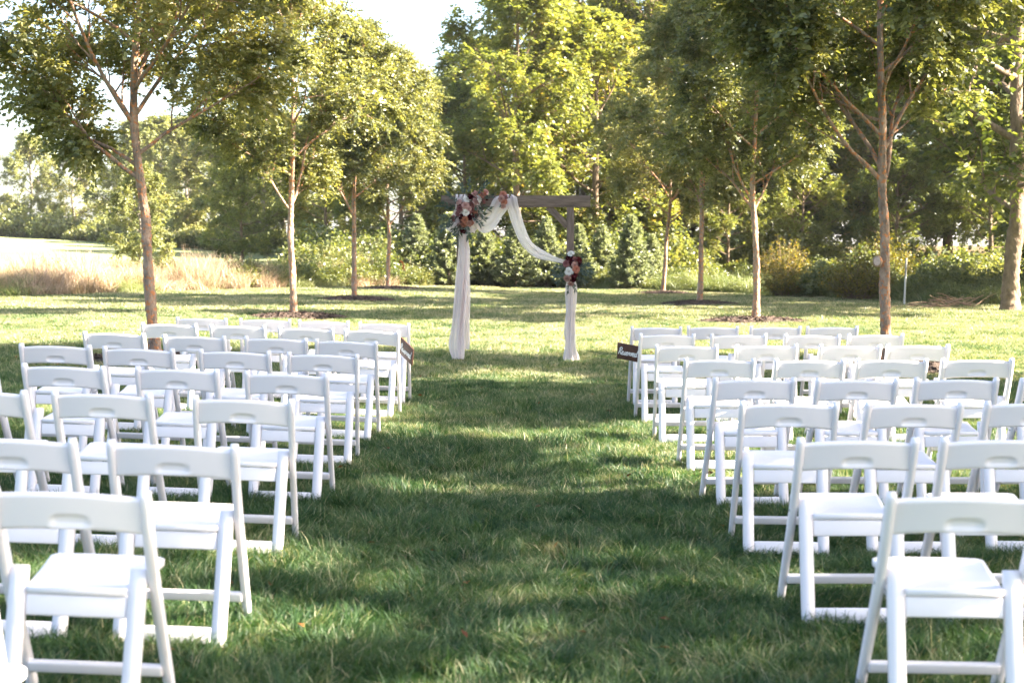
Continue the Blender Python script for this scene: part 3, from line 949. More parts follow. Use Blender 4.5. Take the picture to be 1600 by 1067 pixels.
def tall_grass():
    rng = np.random.default_rng(41)
    mesh = [blades(rng, 420, .9, .62, .016, .5, 3, M['dry_grass'], 'tall_grass_clump', -.02, .2) for _ in range(4)]
    mesh += [blades(rng, 350, .9, .5, .018, .6, 2, M['field_grass'], 'tall_grass_clump', 0, .2) for _ in range(2)]
    P, I, S = [], [], []
    for x in np.arange(-27, -3.4, .42):
        e = float(lawn_edge(x))
        depth = np.interp(x, [-27, -9, -6, -3.4], [13, 9, 4, 2])
        for yy in np.arange(e + .1, e + depth, .5):
            if rng.random() < .85:
                P.append((x + rng.normal(0, .2), yy + rng.normal(0, .2)))
                nz = math.sin(x * .9 + 1.2 * math.sin(yy * .5)) * math.sin(yy * .6 + x * .3)
                I.append(rng.integers(0, 4) if nz + rng.normal(0, .4) > -.1 else rng.integers(4, 6))
                S.append(np.clip(1 + .35 * nz + rng.normal(0, .15), .5, 1.7) * (.55 if yy < e + .8 else 1))
    for x in np.arange(3.0, 16, .4):
        e = float(lawn_edge(x))
        for k in range(9):
            if rng.random() < .7:
                P.append((x + rng.normal(0, .2), e + .3 + k * .5 + rng.normal(0, .2))); I.append(rng.integers(6, 9)); S.append(rng.uniform(.5, 1.15) * (.6 if k == 0 else 1))
    mesh += [blades(rng, 320, .9, .5, .02, .7, 2, M['field_grass'], 'tall_grass_clump', -.2, .06) for _ in range(3)]
    P = np.array(P); n = len(P); S = np.array(S)
    P3 = np.concatenate([P, ground_z(P[:, 0], P[:, 1])[:, None]], 1)
    scatter('tall_dry_grass', P3, rng.random(n) * 6.283, rng.normal(0, .04, (n, 2)), np.stack([np.ones(n), np.ones(n), S], 1), np.array(I), mesh, 'tall rough meadow grass and weeds beyond the mown lawn, pinkish and dry by the field', 'grass')


tall_grass()


# ------------------------------------------------------------------ folding chairs
def ring_bar(path, wx, th, mat, name, bev=.006, taper=None):
    """bar of rectangular section, swept in the yz plane, extruded in x"""
    path = np.array(path, float); n = len(path)
    T = unit(np.gradient(path, axis=0)); N = np.stack([-T[:, 1], T[:, 0]], 1)
    bm = bmesh.new(); rings = []
    for k in range(n):
        tt = th * (taper[k] if taper else 1) / 2
        ww = wx / 2
        a = path[k] + N[k] * tt; b = path[k] - N[k] * tt
        rings.append([bm.verts.new((-ww, a[0], a[1])), bm.verts.new((ww, a[0], a[1])), bm.verts.new((ww, b[0], b[1])), bm.verts.new((-ww, b[0], b[1]))])
    long_e = []
    for k in range(n - 1):
        for q in range(4):
            bm.faces.new((rings[k][q], rings[k][(q + 1) % 4], rings[k + 1][(q + 1) % 4], rings[k + 1][q]))
    bm.faces.new(rings[0][::-1]); bm.faces.new(rings[-1])
    bm.edges.ensure_lookup_table()
    ed = [e for e in bm.edges if e.calc_face_angle(0) > R(40)]
    bmesh.ops.bevel(bm, geom=ed, offset=bev, segments=2, affect='EDGES', profile=.6)
    me = bm_mesh(name, bm, mat, True)
    return me


def rbox(sx, sy, sz, mat, name, bev=.006):
    bm = bmesh.new()
    bmesh.ops.create_cube(bm, size=1)
    for v in bm.verts: v.co = Vector((v.co.x * sx, v.co.y * sy, v.co.z * sz))
    bmesh.ops.bevel(bm, geom=bm.edges[:], offset=bev, segments=2, affect='EDGES', profile=.6)
    return bm_mesh(name, bm, mat, True)


WT = .229   # half distance between the back posts


def backrest_mesh():
    nx, nz = 44, 16
    W = WT * 2 - .02; Hh = .118
    bm = bmesh.new()
    F_, B_ = [], []
    for i in range(nx + 1):
        fr, bk = [], []
        u = i / nx * 2 - 1
        for j in range(nz + 1):
            t = j / nz
            x = u * W / 2
            arch = .02 * (1 - u * u)
            z = (t - .5) * Hh + arch
            bow = -.020 * (1 - u * u)          # bows to the rear
            # finger slot near the bottom edge, seen from behind
            ax = abs(x) / .052; az = (t - .235) / .15
            q = max(ax, 0) ** 4 + abs(az) ** 4
            rec = .011 / (1 + math.exp(min((q - 1) * 5, 50)))
            lip = -.004 * math.exp(-((t - .06) / .06) ** 2) * (1 if abs(x) < .055 else math.exp(-((abs(x) - .055) / .01) ** 2))
            edge = .004 * (max(0, abs(t - .5) * 2 - .85) / .15) ** 2
            bk.append(bm.verts.new((x, bow - .011 + rec + lip + edge, z)))
            fr.append(bm.verts.new((x, bow + .011 - edge, z)))
        B_.append(bk); F_.append(fr)
    for i in range(nx):
        for j in range(nz):
            bm.faces.new((B_[i][j], B_[i + 1][j], B_[i + 1][j + 1], B_[i][j + 1]))
            bm.faces.new((F_[i][j], F_[i][j + 1], F_[i + 1][j + 1], F_[i + 1][j]))
        bm.faces.new((B_[i][0], F_[i][0], F_[i + 1][0], B_[i + 1][0]))
        bm.faces.new((B_[i][nz], B_[i + 1][nz], F_[i + 1][nz], F_[i][nz]))
    for i, s in ((0, 1), (nx, -1)):
        for j in range(nz):
            bm.faces.new((B_[i][j], B_[i][j + 1], F_[i][j + 1], F_[i][j]))
    me = bm_mesh('backrest', bm, M['white'], True)
    return me


def seat_mesh():
    # plan outline: narrow between the posts at the rear, winged and rounded at the front
    half = [(.148, -.155), (.156, -.146), (.172, .03), (.19, .19), (.187, .207), (.172, .222), (.09, .229)]
    out = half + [(0, .23)] + [(-x, y) for x, y in half[::-1]]
    bm = bmesh.new()
    def lay(z, ins):
        vs_ = []
        for (x, y) in out:
            l = math.hypot(x, y); k = (l - ins) / l
            vs_.append(bm.verts.new((x * k, y * k, z)))
        return vs_
    L = [lay(-.012, .004), lay(-.009, .0), lay(.008, .0), lay(.012, .004), lay(.0122, .022), lay(.009, .03)]
    n = len(out)
    for a, b in zip(L[:-1], L[1:]):
        for i in range(n): bm.faces.new((a[i], a[(i + 1) % n], b[(i + 1) % n], b[i]))
    bm.faces.new(L[0][::-1])
    c = bm.verts.new((0, .03, .008))
    for i in range(n): bm.faces.new((L[-1][i], L[-1][(i + 1) % n], c))
    return bm_mesh('seat', bm, M['white'], True)


post_path = [(-.262, .772), (-.256, .765), (-.245, .742), (-.222, .68), (-.185, .585), (-.135, .475), (-.055, .325), (.02, .19), (.085, .07), (.118, .0), (.12, -.004)]
post_path = [(-.215 + (y + .262) * 1.08, z) for y, z in post_path]
post_me = ring_bar(post_path, .027, .044, M['white'], 'front_leg', .007, taper=[.45, .8, 1, 1, 1, 1, 1, .95, .9, .85, .8])
rear_path = [(-.083, .505), (-.086, .497), (-.095, .47), (-.118, .36), (-.148, .22), (-.19, .03), (-.196, .004)]
rear_me = ring_bar(rear_path, .052, .028, M['white'], 'rear_leg', .007, taper=[.4, .8, 1, 1, 1, 1, 1])
ground_me = rbox(.316, .028, .062, M['white'], 'floor_rail', .007)
str_me = rbox(WT * 2 - .02, .022, .042, M['white'], 'stretcher', .006)
apron_me = rbox(.312, .022, .066, M['white'], 'seat_rail', .006)
back_me = backrest_mesh()
seat_me = seat_mesh()
DECK = []


def make_chair():
    t = empty('folding_chair')
    link('seat', seat_me, t, (0, .03, .445), (R(2.5), 0, 0))
    link('backrest', back_me, t, (0, -.178, .693), (R(16), 0, 0))
    for s in (-1, 1):
        link('front_leg', post_me, t, (s * WT, 0, 0))
        link('rear_leg', rear_me, t, (s * (WT - .044), 0, 0))
    link('floor_rail', ground_me, t, (0, -.187, .045), (R(-12), 0, 0))
    link('stretcher', str_me, t, (0, .105, .125), (R(25), 0, 0))
    link('seat_rail', apron_me, t, (0, -.112, .39), (R(-8), 0, 0))
    return t


bolt_me = np_mesh('pivot_bolt', *tube(np.array([(-.004, 0, 0), (.0, 0, 0), (.003, 0, 0), (.0035, 0, 0)]), [.007, .007, .005, .0005], 8), plain_mat('bolt_steel', (.45, .45, .46), .35), smooth=True)
proto = make_chair()
for s_ in (-1, 1):
    link('pivot_bolt', bolt_me, proto, (s_ * (WT + .0155), -.068, .455), None, (s_, 1, 1))
PROTO_USED = [False]


def copy_tree(o):
    c = o.copy(); COL.objects.link(c)
    for ch in o.children:
        k = ch.copy(); COL.objects.link(k); k.parent = c
    return c


ORD = ['first', 'second', 'third', 'fourth', 'fifth', 'sixth', 'seventh', 'eighth', 'ninth']
SEAT = ['aisle seat', 'second seat from the aisle', 'third seat from the aisle', 'fourth seat from the aisle']
F_PX = 2222.0
left_rows = [  # distance of the back tops, centres across (m)
    (13.4, [596.5, 501, 408, 313.5]), (12.3, [575.5, 473, 367, 259.5]), (10.95, [535.5, 423, 300, 173.5]), (9.6, [495, 359.5, 208.5, 77]),
    (8.15, [439.5, 268.5, 92, -78]), (6.8, [364.5, 147, -45]), (5.25, [253, 1.5]), (4.25, [85]), (3.0, [-232])]
right_rows = [
    (13.4, [1026, 1116, 1214, 1303.5]), (12.25, [1042, 1156, 1268.5, 1372]), (10.95, [1076.5, 1200.5, 1326.5, 1439]), (9.6, [1126, 1263, 1397, 1534.5]),
    (8.2, [1178, 1337, 1501, 1659]), (6.95, [1237.5, 1430, 1622]), (5.65, [1347, 1579]), (4.4, [1515.5])]
CHAIR_AT = {}
for side, rows in (('field', left_rows), ('woods', right_rows)):
    for r, (d, cs) in enumerate(rows):
        for s, px in enumerate(cs):
            x = (px - 800) * d / F_PX
            y = d + .215 + rnd.uniform(-.02, .02)
            if not PROTO_USED[0]:
                c = proto; PROTO_USED[0] = True
            else:
                c = copy_tree(proto)
            e = .15
            sl = (gz(x + e, y) - gz(x - e, y)) / (2 * e)
            c.location = (x, y, gz(x, y) + .004)
            c.rotation_euler = (rnd.uniform(-.012, .012), -math.atan(sl) + rnd.uniform(-.01, .01), R(rnd.uniform(-3, 3)))
            c['label'] = 'white folding chair, %s, %s row from arch, %s side' % (SEAT[s], ORD[r], side)
            c['category'] = 'chair'
            c['group'] = 'white folding chairs in the %s-side block' % side
            CHAIR_AT[(side, r, s)] = c

# ------------------------------------------------------------------ reserved signs
LET = {  # handwritten strokes on a unit square
    'R': [[(.05, 0), (.12, .5), (.2, 1), (.0, .75), (.25, 1.05), (.5, .9), (.42, .62), (.18, .5), (.32, .3), (.55, 0)]],
    'e': [[(0, .22), (.2, .25), (.3, .4), (.18, .5), (.04, .32), (.08, .05), (.25, 0), (.42, .15)]],
    's': [[(0, .05), (.2, .3), (.24, .5), (.22, .3), (.32, .1), (.2, 0), (.06, .06)], [(.2, .0), (.42, .1)]],
    'r': [[(0, .1), (.12, .5), (.16, .4), (.3, .45), (.28, .1), (.42, .1)]],
    'v': [[(0, .4), (.1, .48), (.16, .02), (.36, .5), (.42, .42)]],
    'd': [[(.3, .4), (.12, .48), (.02, .2), (.1, .0), (.25, .1), (.46, 1.1), (.34, .3), (.36, .02), (.52, .14)]],
}


def lettering(word, width, mat, name):
    parts = []; x = 0
    for ch in word:
        for st in LET[ch]:
            P = catmull([(px + x, py, 0) for px, py in st], 5)
            parts.append(P)
        x += .58 if ch == 'R' else .42
    tot = x
    sc = width / tot
    Vs, Fs, o = [], [], 0
    for P in parts:
        P = P * [sc, sc * 1.25, 1]
        P[:, 0] += P[:, 1] * .25
        T = unit(np.gradient(P, axis=0)); N = np.stack([-T[:, 1], T[:, 0], T[:, 2] * 0], 1)
        hw = .0042
        V = np.stack([P - N * hw, P + N * hw], 1).reshape(-1, 3)
        n = len(P)
        F = np.array([(2 * i, 2 * i + 1, 2 * i + 3, 2 * i + 2) for i in range(n - 1)])
        Vs.append(V); Fs.append(F + o); o += len(V)
    V = np.concatenate(Vs); V[:, 0] -= width / 2 + .01; V[:, 1] -= .03
    return np_mesh(name, V, np.concatenate(Fs), mat)


def sign(loc, u, v, label, hang):
    u = Vector(u).normalized(); v = Vector(v); v = (v - u * v.dot(u)).normalized()
    n = u.cross(v)
    t = empty('reserved_sign', loc)
    t.rotation_euler = Matrix((u, v, n)).transposed().to_euler()
    link('board', rbox(.236, .156, .011, M['sign_wood'], 'board', .002), t)
    link('lettering', lettering('Reserved', .19, M['ink'], 'lettering'), t, (0, 0, .0085))
    Mi = (Matrix.Translation(loc) @ Matrix((u, v, n)).transposed().to_4x4()).inverted()
    h = Mi @ Vector(hang)
    parts = [tube(np.array([(sx * .1, .074, .004), tuple(h)]), [.0018, .0018], 5) for sx in (-1, 1)]
    V, F = join([(np.array(a), b) for a, b in parts])
    link('string', np_mesh('string', V, F, M['string']), t)
    setp(t, label, 'sign', 'reserved signs hung on aisle chairs')


def post_tip(key, s):
    c = CHAIR_AT[key]
    return c.matrix_basis @ Vector((s * WT, -.2, .745))


sign((-.9, 12.12, .64), (.118, -.18, -.09), (.017, -.059, .14), 'brown wooden Reserved sign hanging crooked on a field-side aisle chair', post_tip(('field', 1, 0), 1))
sign((1.09, 13.25, .545), (.19, -.11, -.03), (0, -.034, .145), 'brown wooden Reserved sign hanging on the front woods-side aisle chair', post_tip(('woods', 0, 0), -1))

# ------------------------------------------------------------------ arch
AY = 18.75
AS = 118.7
AZ = gz(0, AY)


def ap(px, py, dy=0.0):
    """photo position on the arch plane -> metres in the arch frame"""
    return np.array([(px - 800) / AS, dy, CAM_H + (382 - py) / AS])


arch = empty('wedding_arch', (0, AY, 0))
pw = .094
for px in (719, 891):
    x = (px - 800) / AS
    link('post', rbox(2.06, pw, pw, M['timber'], 'post', .004), arch, (x, 0, 1.01), (0, R(-90), 0))
link('beam', rbox(1.955, .095, .152, M['timber'], 'beam', .004), arch, (.05, -.003, 2.112))
for (px, s) in ((719, 1), (891, -1)):
    x = (px - 800) / AS
    L = .36
    link('brace', rbox(L, .06, .085, M['timber'], 'brace', .004), arch, (x + s * (.047 + L * .32), 0, 2.036 - L * .34), (0, R(-45) * s, 0))
setp(arch, 'weathered timber wedding arch with crossbeam and knee braces', 'arch')


def ribbon(C, W, A, nf, amp, name, nu=22, seed=0, sub=7, phase_drift=1.2):
    """pleated cloth strip: centre path C, half-direction A, widths W"""
    rng = np.random.default_rng(seed)
    m = len(C)
    Cs = catmull(C, sub); k = np.linspace(0, m - 1, len(Cs))
    Ws = np.interp(k, np.arange(m), W)
    As = np.stack([np.interp(k, np.arange(m), np.array(A)[:, c]) for c in range(3)], 1); As = unit(As)
    T = unit(np.gradient(Cs, axis=0)); N = unit(np.cross(T, As))
    u = np.linspace(-.5, .5, nu)
    am = np.interp(k, np.arange(m), amp) if hasattr(amp, '__len__') else np.full(len(Cs), amp)
    ph = np.linspace(0, phase_drift, len(Cs))[:, None] + rng.random() * 6
    fold = am[:, None] * (np.sin(u[None] * 2 * np.pi * nf + ph) + .5 * np.sin(u[None] * 2 * np.pi * nf * 1.9 + 2 + ph * 1.7))
    fold = fold * (1 + .35 * np.sin(np.linspace(0, 9, len(Cs)) + seed))[:, None] + rng.normal(0, .0025, fold.shape)
    edge = .5 + .5 * np.abs(u[None]) * 2
    Wv = Ws[:, None] * (1 + .1 * edge * np.sin(np.linspace(0, 14, len(Cs)) * 1.3 + seed * 2.1)[:, None])
    V = Cs[:, None] + As[:, None] * (u[None] * Wv)[..., None] + N[:, None] * fold[..., None]
    V = V.reshape(-1, 3)
    n = len(Cs)
    i, j = np.meshgrid(np.arange(n - 1), np.arange(nu - 1), indexing='ij')
    F = np.stack([i * nu + j, i * nu + j + 1, (i + 1) * nu + j + 1, (i + 1) * nu + j], -1).reshape(-1, 4)
    return np_mesh(name, V, F, M['sheer'], smooth=True)


dr = empty('sheer_drape', (0, AY, 0))
X = (1, 0, 0)
# panel falling down the field-side post
C = [ap(718, 330, -.075), ap(722, 352, -.11), ap(724, 366, -.12), ap(724, 400, -.115), ap(721, 450, -.115), ap(717, 500, -.12), ap(714, 535, -.13), ap(716, 560, -.13)]
link('hanging_panel', ribbon(C, [.16, .19, .14, .14, .155, .185, .2, .165], [X] * 8, 1.7, [.012, .025, .02, .022, .026, .032, .034, .034], 'hanging_panel', nu=34, seed=2), dr)
C = [ap(726, 366, -.1), ap(728, 400, -.1), ap(729, 450, -.1), ap(729, 510, -.105), ap(729, 545, -.11)]
link('hanging_panel', ribbon(C, [.1, .11, .1, .09, .08], [X] * 5, 2.1, .016, 'hanging_panel', nu=18, seed=8), dr)
# loop over the beam beside the flowers, and gathered puff below
C = [ap(720, 306, .06), ap(720, 305, -.0), ap(720, 309, -.065), ap(719, 325, -.075), ap(717, 340, -.09), ap(714, 356, -.11)]
link('beam_loop', ribbon(C, [.13, .13, .12, .13, .18, .16], [X] * 6, 2.2, .012, 'beam_loop', nu=18, seed=3), dr)
for (a, b, ww, sd_) in ((709, 354, .14, 4), (743, 348, .17, 5), (735, 352, .12, 6)):
    C = [ap(a + 4, b - 12, -.09), ap(a, b - 4, -.13), ap(a - 2, b + 4, -.14), ap(a + 5, b + 11, -.11)]
    link('gather', ribbon(C, [ww * .6, ww, ww, ww * .5], [X] * 4, 1.6, .03, 'gather', nu=16, seed=sd_), dr)
# swag between the flowers and the middle of the beam
D1 = (.25, 0, 1); 
C = [ap(734, 322, -.1), ap(744, 336, -.115), ap(755, 349, -.12), ap(768, 341, -.11), ap(778, 326, -.09), ap(788, 311, -.07), ap(792, 306, -.02)]
A = [(.6, 0, .8), (.45, 0, .9), (.1, 0, 1), (-.4, 0, .9), (-.75, 0, .7), (-.95, 0, .3), (-1, 0, 0)]
link('swag', ribbon(C, [.24, .28, .25, .26, .23, .18, .15], A, 2.4, .016, 'swag', nu=24, seed=12), dr)
# long swag falling to the woods-side post
C = [ap(795, 306, -.02), ap(797, 311, -.075), ap(803, 330, -.085), ap(811, 355, -.09), ap(822, 379, -.095), ap(838, 394, -.1), ap(860, 403, -.1), ap(885, 410, -.09)]
A = [(1, 0, 0), (1, 0, .1), (1, 0, .25), (.95, 0, .45), (.75, 0, .7), (.5, 0, .9), (.35, 0, .95), (.3, 0, 1)]
link('swag', ribbon(C, [.17, .18, .17, .13, .15, .13, .085, .05], A, 2.2, [.012, .014, .012, .012, .014, .012, .01, .008], 'swag', nu=22, seed=15), dr)
# wrap around the woods-side post
C = [ap(891, 436, -.07), ap(892, 450, -.085), ap(892, 480, -.085), ap(890, 510, -.085), ap(891, 530, -.09), ap(891, 550, -.095), ap(893, 564, -.1)]
link('post_wrap', ribbon(C, [.13, .15, .15, .14, .15, .17, .22], [(1, 0, .25)] * 7, 2.3, [.012, .014, .014, .014, .016, .02, .03], 'post_wrap', nu=24, seed=17), dr)
C = [ap(886, 563, -.1), ap(893, 564.5, -.13), ap(901, 565, -.12), ap(909, 564.5, -.1)]
link('pooled_hem', ribbon(C, [.05, .1, .08, .03], [(0, .3, .6)] * 4, 2.0, .012, 'pooled_hem', nu=14, seed=19), dr)
setp(dr, 'sheer white fabric draped and swagged over the timber arch', 'drape')

# ------------------------------------------------------------------ flowers
def bloom_mesh(name, mat, seed, layers=4):
    rng = np.random.default_rng(seed)
    Vs, Fs, o = [], [], 0
    for L in range(layers):
        k = [4, 5, 6, 7][L]; op = R([12, 32, 55, 82][L]); ln = [.55, .72, .9, 1.0][L]; wd = [.5, .62, .7, .72][L]
        for p in range(k):
            a = 2 * math.pi * (p + .5 * (L % 2)) / k + rng.normal(0, .12)
            o2 = op + rng.normal(0, .12)
            rows = []
            for t in (0, .35, .7, 1.0):
                r = math.sin(o2 * (.55 + .45 * t)) * ln * t + .04; z = math.cos(o2 * (.6 + .5 * t)) * ln * t * .8 - .1
                for q in (-1, 0, 1):
                    wq = wd * .5 * math.sin(min(1, t * .8 + .15) * math.pi * .72) * q
                    rr = r - abs(q) * .05
                    rows.append((math.cos(a) * rr - math.sin(a) * wq, math.sin(a) * rr + math.cos(a) * wq, z + abs(q) * .08 * t + rng.normal(0, .012)))
            Vs += rows
            for i in range(3):
                for j in range(2):
                    Fs.append((o + i * 3 + j, o + i * 3 + j + 1, o + i * 3 + j + 4, o + i * 3 + j + 3))
            o += 12
    return np_mesh(name, np.array(Vs), np.array(Fs), mat, smooth=True)


def petal_mat(name, col, tr=.3):
    m, nt, out = mat_new(name)
    df = nd(nt, 'ShaderNodeBsdfDiffuse'); df.inputs[0].default_value = (*col, 1)
    t = nd(nt, 'ShaderNodeBsdfTranslucent'); t.inputs[0].default_value = (*col, 1)
    mx = nd(nt, 'ShaderNodeMixShader'); mx.inputs[0].default_value = tr
    nt.links.new(df.outputs[0], mx.inputs[1]); nt.links.new(t.outputs[0], mx.inputs[2]); nt.links.new(mx.outputs[0], out.inputs[0])
    return m


PET = {'burgundy': (.05, .006, .012), 'dark red': (.1, .014, .018), 'blush': (.55, .33, .29), 'white': (.8, .77, .74), 'peach': (.5, .21, .145), 'dusty pink': (.3, .13, .13)}
BL = {k: bloom_mesh('bloom', petal_mat('petal_' + k.replace(' ', '_'), c), i) for i, (k, c) in enumerate(PET.items())}
M['euc'] = leaf_mat('eucalyptus', [(0, (.03, .055, .045)), (.5, (.065, .1, .08)), (1, (.13, .17, .145))], trans=.2, gloss=.04, objvar=.3, tint=(1, 1, .9))
M['olive'] = leaf_mat('olive_leaf', [(0, (.015, .035, .02)), (1, (.05, .08, .045))], trans=.2, gloss=.05, objvar=.3, tint=(1, 1, .7))


def sprig_mesh(name, mat, seed, l=1.0, ll=.3, lw=.35):
    rng = np.random.default_rng(seed)
    P = np.array([(0, 0, 0), (l * .4, .02, .06), (l * .75, 0, .04), (l, -.02, -.05)])
    Pc = catmull(P, 4)
    sv_, sf_ = tube(Pc, np.linspace(.02, .006, len(Pc)), 4)
    n = 22
    t = np.linspace(.12, 1, n); k = t * (len(Pc) - 1)
    B = np.stack([np.interp(k, np.arange(len(Pc)), Pc[:, c]) for c in range(3)], 1)
    D = np.stack([np.full(n, .75), np.where(np.arange(n) % 2, 1, -1) * .75, rng.normal(.15, .35, n)], 1)
    V, F = leaf_quads(rng, B, D, ll, lw, 1.0)
    VV, FF = join([(sv_, sf_), (V, F)])
    tone = np.concatenate([np.full(len(sf_), .3), np.clip(rng.normal(.5, .2, n), 0, 1)])
    return np_mesh(name, VV, FF, mat, tone)


SP = [sprig_mesh('sprig', M['euc'], 1), sprig_mesh('sprig', M['olive'], 2, 1.0, .34, .25), sprig_mesh('sprig', M['euc'], 3, 1.1, .24, .5)]


def arrangement(label, blooms, sprigs, core, spread):
    c = ap(*core)
    t = empty('flower_arrangement', (c[0], AY - .1, c[2]))
    for (px, py, colr, size, dy) in blooms:
        q = ap(px, py) - c
        o = link('bloom', BL[colr], t, (q[0], -dy - .03, q[2]), None, (size * 1.0,) * 3)
        dirv = Vector((q[0] * 1.6 + rnd.uniform(-.04, .04), -.16, q[2] * .9 + rnd.uniform(-.03, .05)))
        o.rotation_euler = dirv.to_track_quat('Z', 'Y').to_euler()
    if spread > 1:      # fill the body of the cluster
        for k in range(26):
            u_ = rnd.random(); px = 754 - 30 * u_ + rnd.uniform(-11, 9); py = 304 + 54 * u_ + rnd.uniform(-5, 5)
            q = ap(px, py) - c
            o = link('bloom', BL[rnd.choice(['burgundy', 'dusty pink', 'blush', 'dark red', 'blush', 'peach', 'white'])], t, (q[0], -rnd.uniform(.02, .07), q[2]), None, (rnd.uniform(.035, .055),) * 3)
            o.rotation_euler = Vector((q[0] + rnd.uniform(-.1, .1), -.16, q[2] * .6 + rnd.uniform(-.08, .1))).to_track_quat('Z', 'Y').to_euler()
    for (px, py, ang, ln, k) in sprigs:
        q = ap(px, py) - c
        a = R(ang)
        o = link('sprig', SP[k], t, (q[0], -.04 - rnd.uniform(0, .05), q[2]), None, (ln * (.95 if spread > 1 else .7),) * 3)
        d = Vector((math.cos(a), rnd.uniform(-.45, -.05), math.sin(a)))
        q1 = d.to_track_quat('X', 'Z'); o.rotation_euler = (q1 @ Quaternion((1, 0, 0), rnd.uniform(0.6, 2.2))).to_euler()
    setp(t, label, 'flowers', 'flower arrangements on the arch')


B1 = [(722, 322, 'dark red', .06, .05), (736, 309, 'burgundy', .055, .05), (743, 316, 'blush', .05, .06), (752, 305, 'peach', .06, .03), (758, 303, 'peach', .045, .04), (749, 312, 'white', .055, .05),
      (730, 312, 'white', .055, .05), (728, 322, 'blush', .055, .08), (733, 327, 'blush', .05, .07), (719, 327, 'dusty pink', .05, .06), (736, 330, 'dusty pink', .045, .05), (729, 333, 'white', .05, .09),
      (724, 341, 'burgundy', .055, .07), (733, 342, 'burgundy', .06, .06), (727, 344, 'peach', .05, .1), (709, 342, 'dusty pink', .045, .04), (725, 352, 'peach', .045, .06), (725, 362, 'dark red', .05, .05),
      (716, 335, 'dusty pink', .04, .05), (741, 305, 'blush', .04, .04), (718, 317, 'blush', .045, .04), (733, 350, 'blush', .05, .05)]
S1 = [(716, 330, 160, .26, 0), (712, 338, 185, .22, 1), (714, 346, 205, .22, 0), (718, 350, 235, .24, 1), (722, 354, 255, .24, 1), (738, 334, -25, .2, 1), (738, 340, -40, .18, 0), (744, 322, -15, .2, 1),
      (728, 350, 285, .2, 0), (720, 320, 140, .2, 2), (746, 306, 50, .2, 2), (736, 304, 95, .18, 2), (742, 320, -50, .2, 1), (722, 336, 215, .24, 2), (726, 346, 240, .22, 1), (728, 306, 110, .16, 0), (756, 310, 10, .14, 0)]
arrangement('large burgundy, blush and white flower cluster at the draped end of the beam', B1, S1, (727, 334), 2)
B2 = [(891, 396, 'white', .05, .05), (889, 402, 'burgundy', .055, .05), (884, 411, 'dusty pink', .055, .06), (893, 410, 'burgundy', .05, .06), (904, 406, 'dark red', .05, .05), (905, 412, 'burgundy', .05, .05),
      (897, 414, 'blush', .05, .08), (888, 424, 'white', .06, .09), (899, 420, 'peach', .055, .09), (895, 428, 'dark red', .06, .08), (886, 435, 'blush', .055, .07), (894, 436, 'burgundy', .055, .06), (888, 430, 'dusty pink', .045, .07), (898, 405, 'dusty pink', .045, .05), (891, 443, 'blush', .045, .05)]
S2 = [(886, 418, 170, .24, 0), (884, 426, 195, .24, 0), (885, 432, 215, .22, 1), (902, 416, 10, .22, 0), (903, 424, -15, .24, 0), (900, 430, -40, .22, 1), (904, 404, 45, .22, 1), (900, 400, 70, .18, 1), (890, 440, 260, .2, 1), (895, 440, 285, .18, 0), (887, 404, 150, .16, 1), (902, 420, -5, .25, 2), (884, 422, 185, .22, 2)]
arrangement('dark red and blush flower cluster tied to the bare arch post', B2, S2, (892, 420), 1)
B3 = [(786, 305, 'peach', .05, .03), (784, 312, 'blush', .05, .06), (788, 317, 'peach', .045, .06), (786, 323, 'blush', .04, .06), (790, 309, 'dusty pink', .035, .06)]
S3 = [(785, 316, 250, .1, 2), (790, 312, 20, .08, 0)]
arrangement('small peach flower cluster pinning the drape to the middle of the beam', B3, S3, (787, 313), 1)


# ------------------------------------------------------------------ small things at the woods edge
def post_thing(name, x, y, h, r, mat, capm, label, cat):
    t = empty(name, (x, y, gz(x, y)), (0, R(1.5), 0))
    V, F = tube(np.array([(0, 0, z) for z in (-.05, h * .6)]), [r, r], 10)
    link('shaft', np_mesh('shaft', V, F, mat, smooth=True), t)
    V, F = tube(np.array([(0, 0, h * .6), (0, 0, h * .61), (0, 0, h * .98), (0, 0, h), (0, 0, h + .001)]), [r * .8, r * 1.05, r * 1.05, r * .8, .001], 10)
    link('sleeve', np_mesh('sleeve', V, F, capm, smooth=True), t)
    setp(t, label, cat)


post_thing('marker_post', 10.1, 36.6, 1.2, .025, M['pvc'], M['steel_post'], 'thin pale marker post standing at the edge of the undergrowth', 'post')
post_thing('fence_post', 10.6, 54.5, 1.2, .06, M['pvc'], M['pvc'], 'short pale post standing among the woodland trunks', 'post')


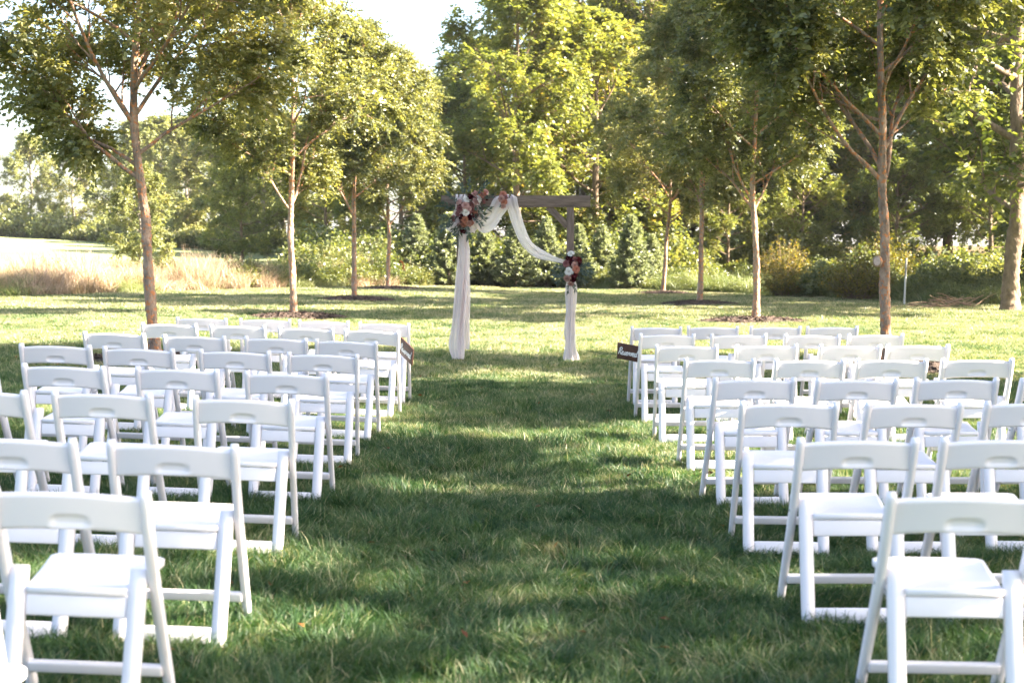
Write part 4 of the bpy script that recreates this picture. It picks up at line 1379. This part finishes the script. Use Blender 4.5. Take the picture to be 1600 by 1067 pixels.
def brush_pile():
    rng = np.random.default_rng(9)
    t = empty('brush_pile', (10.65, 34.9, gz(10.65, 34.9)), (0, 0, .1), (.72, .7, .85))
    for i in range(46):
        x = rng.normal(0, .55); L = rng.uniform(.35, 1.1); r = rng.uniform(.008, .028)
        a = rng.normal(0, .5) + (math.pi if rng.random() < .5 else 0)
        p = np.array([x, rng.normal(0, .22), abs(rng.normal(.02, .13)) * math.exp(-x * x / .8) + .04])
        pl = limb(rng, p, np.array([math.cos(a), math.sin(a) * .6, rng.normal(.05, .18)]), L, 4, .12, -.04)
        pl[:, 2] = np.maximum(pl[:, 2], r)
        V, F = tube(pl, np.linspace(r, r * .5, 5), 6)
        link('stick', np_mesh('stick', V, F, M['stick'], smooth=True), t)
    setp(t, 'low pile of cut brown branches on the lawn beside the old maple', 'brush pile')


brush_pile()


def fallen_leaves():
    rng = np.random.default_rng(77)
    n = 260
    y = rng.uniform(3.5, 26, n); x = (rng.random(n) - .5) * .72 * y
    B = np.stack([x, y, ground_z(x, y) + rng.uniform(.035, .06, n)], 1)
    D = rng.normal(0, 1, (n, 3)) * [1, 1, .25]
    V, F = leaf_quads(rng, B, D, .045, .55, 1.5)
    o = link('fallen_leaves', np_mesh('fallen_leaves', V, F, M['rust_leaf'], rng.random(n)))
    setp(o, 'small dry brown leaves lying scattered in the grass', 'leaves', kind='stuff')


fallen_leaves()


# ------------------------------------------------------------------ sunlit summer haze
def haze():
    bm = bmesh.new()
    bmesh.ops.create_cube(bm, size=1)
    me = bm_mesh('haze', bm)
    m, nt, out = mat_new('haze_air')
    v = nd(nt, 'ShaderNodeVolumePrincipled')
    v.inputs['Color'].default_value = (0.95, 0.95, 0.95, 1)
    v.inputs['Density'].default_value = 0.00022
    v.inputs['Anisotropy'].default_value = 0.3
    nt.links.new(v.outputs[0], out.inputs['Volume'])
    me.materials.append(m)
    o = link('haze', me, None, (0, 750, 11), None, (3100, 2200, 26))
    setp(o, 'pale sunlit haze hanging over the field and woods', 'haze', kind='stuff')


haze()
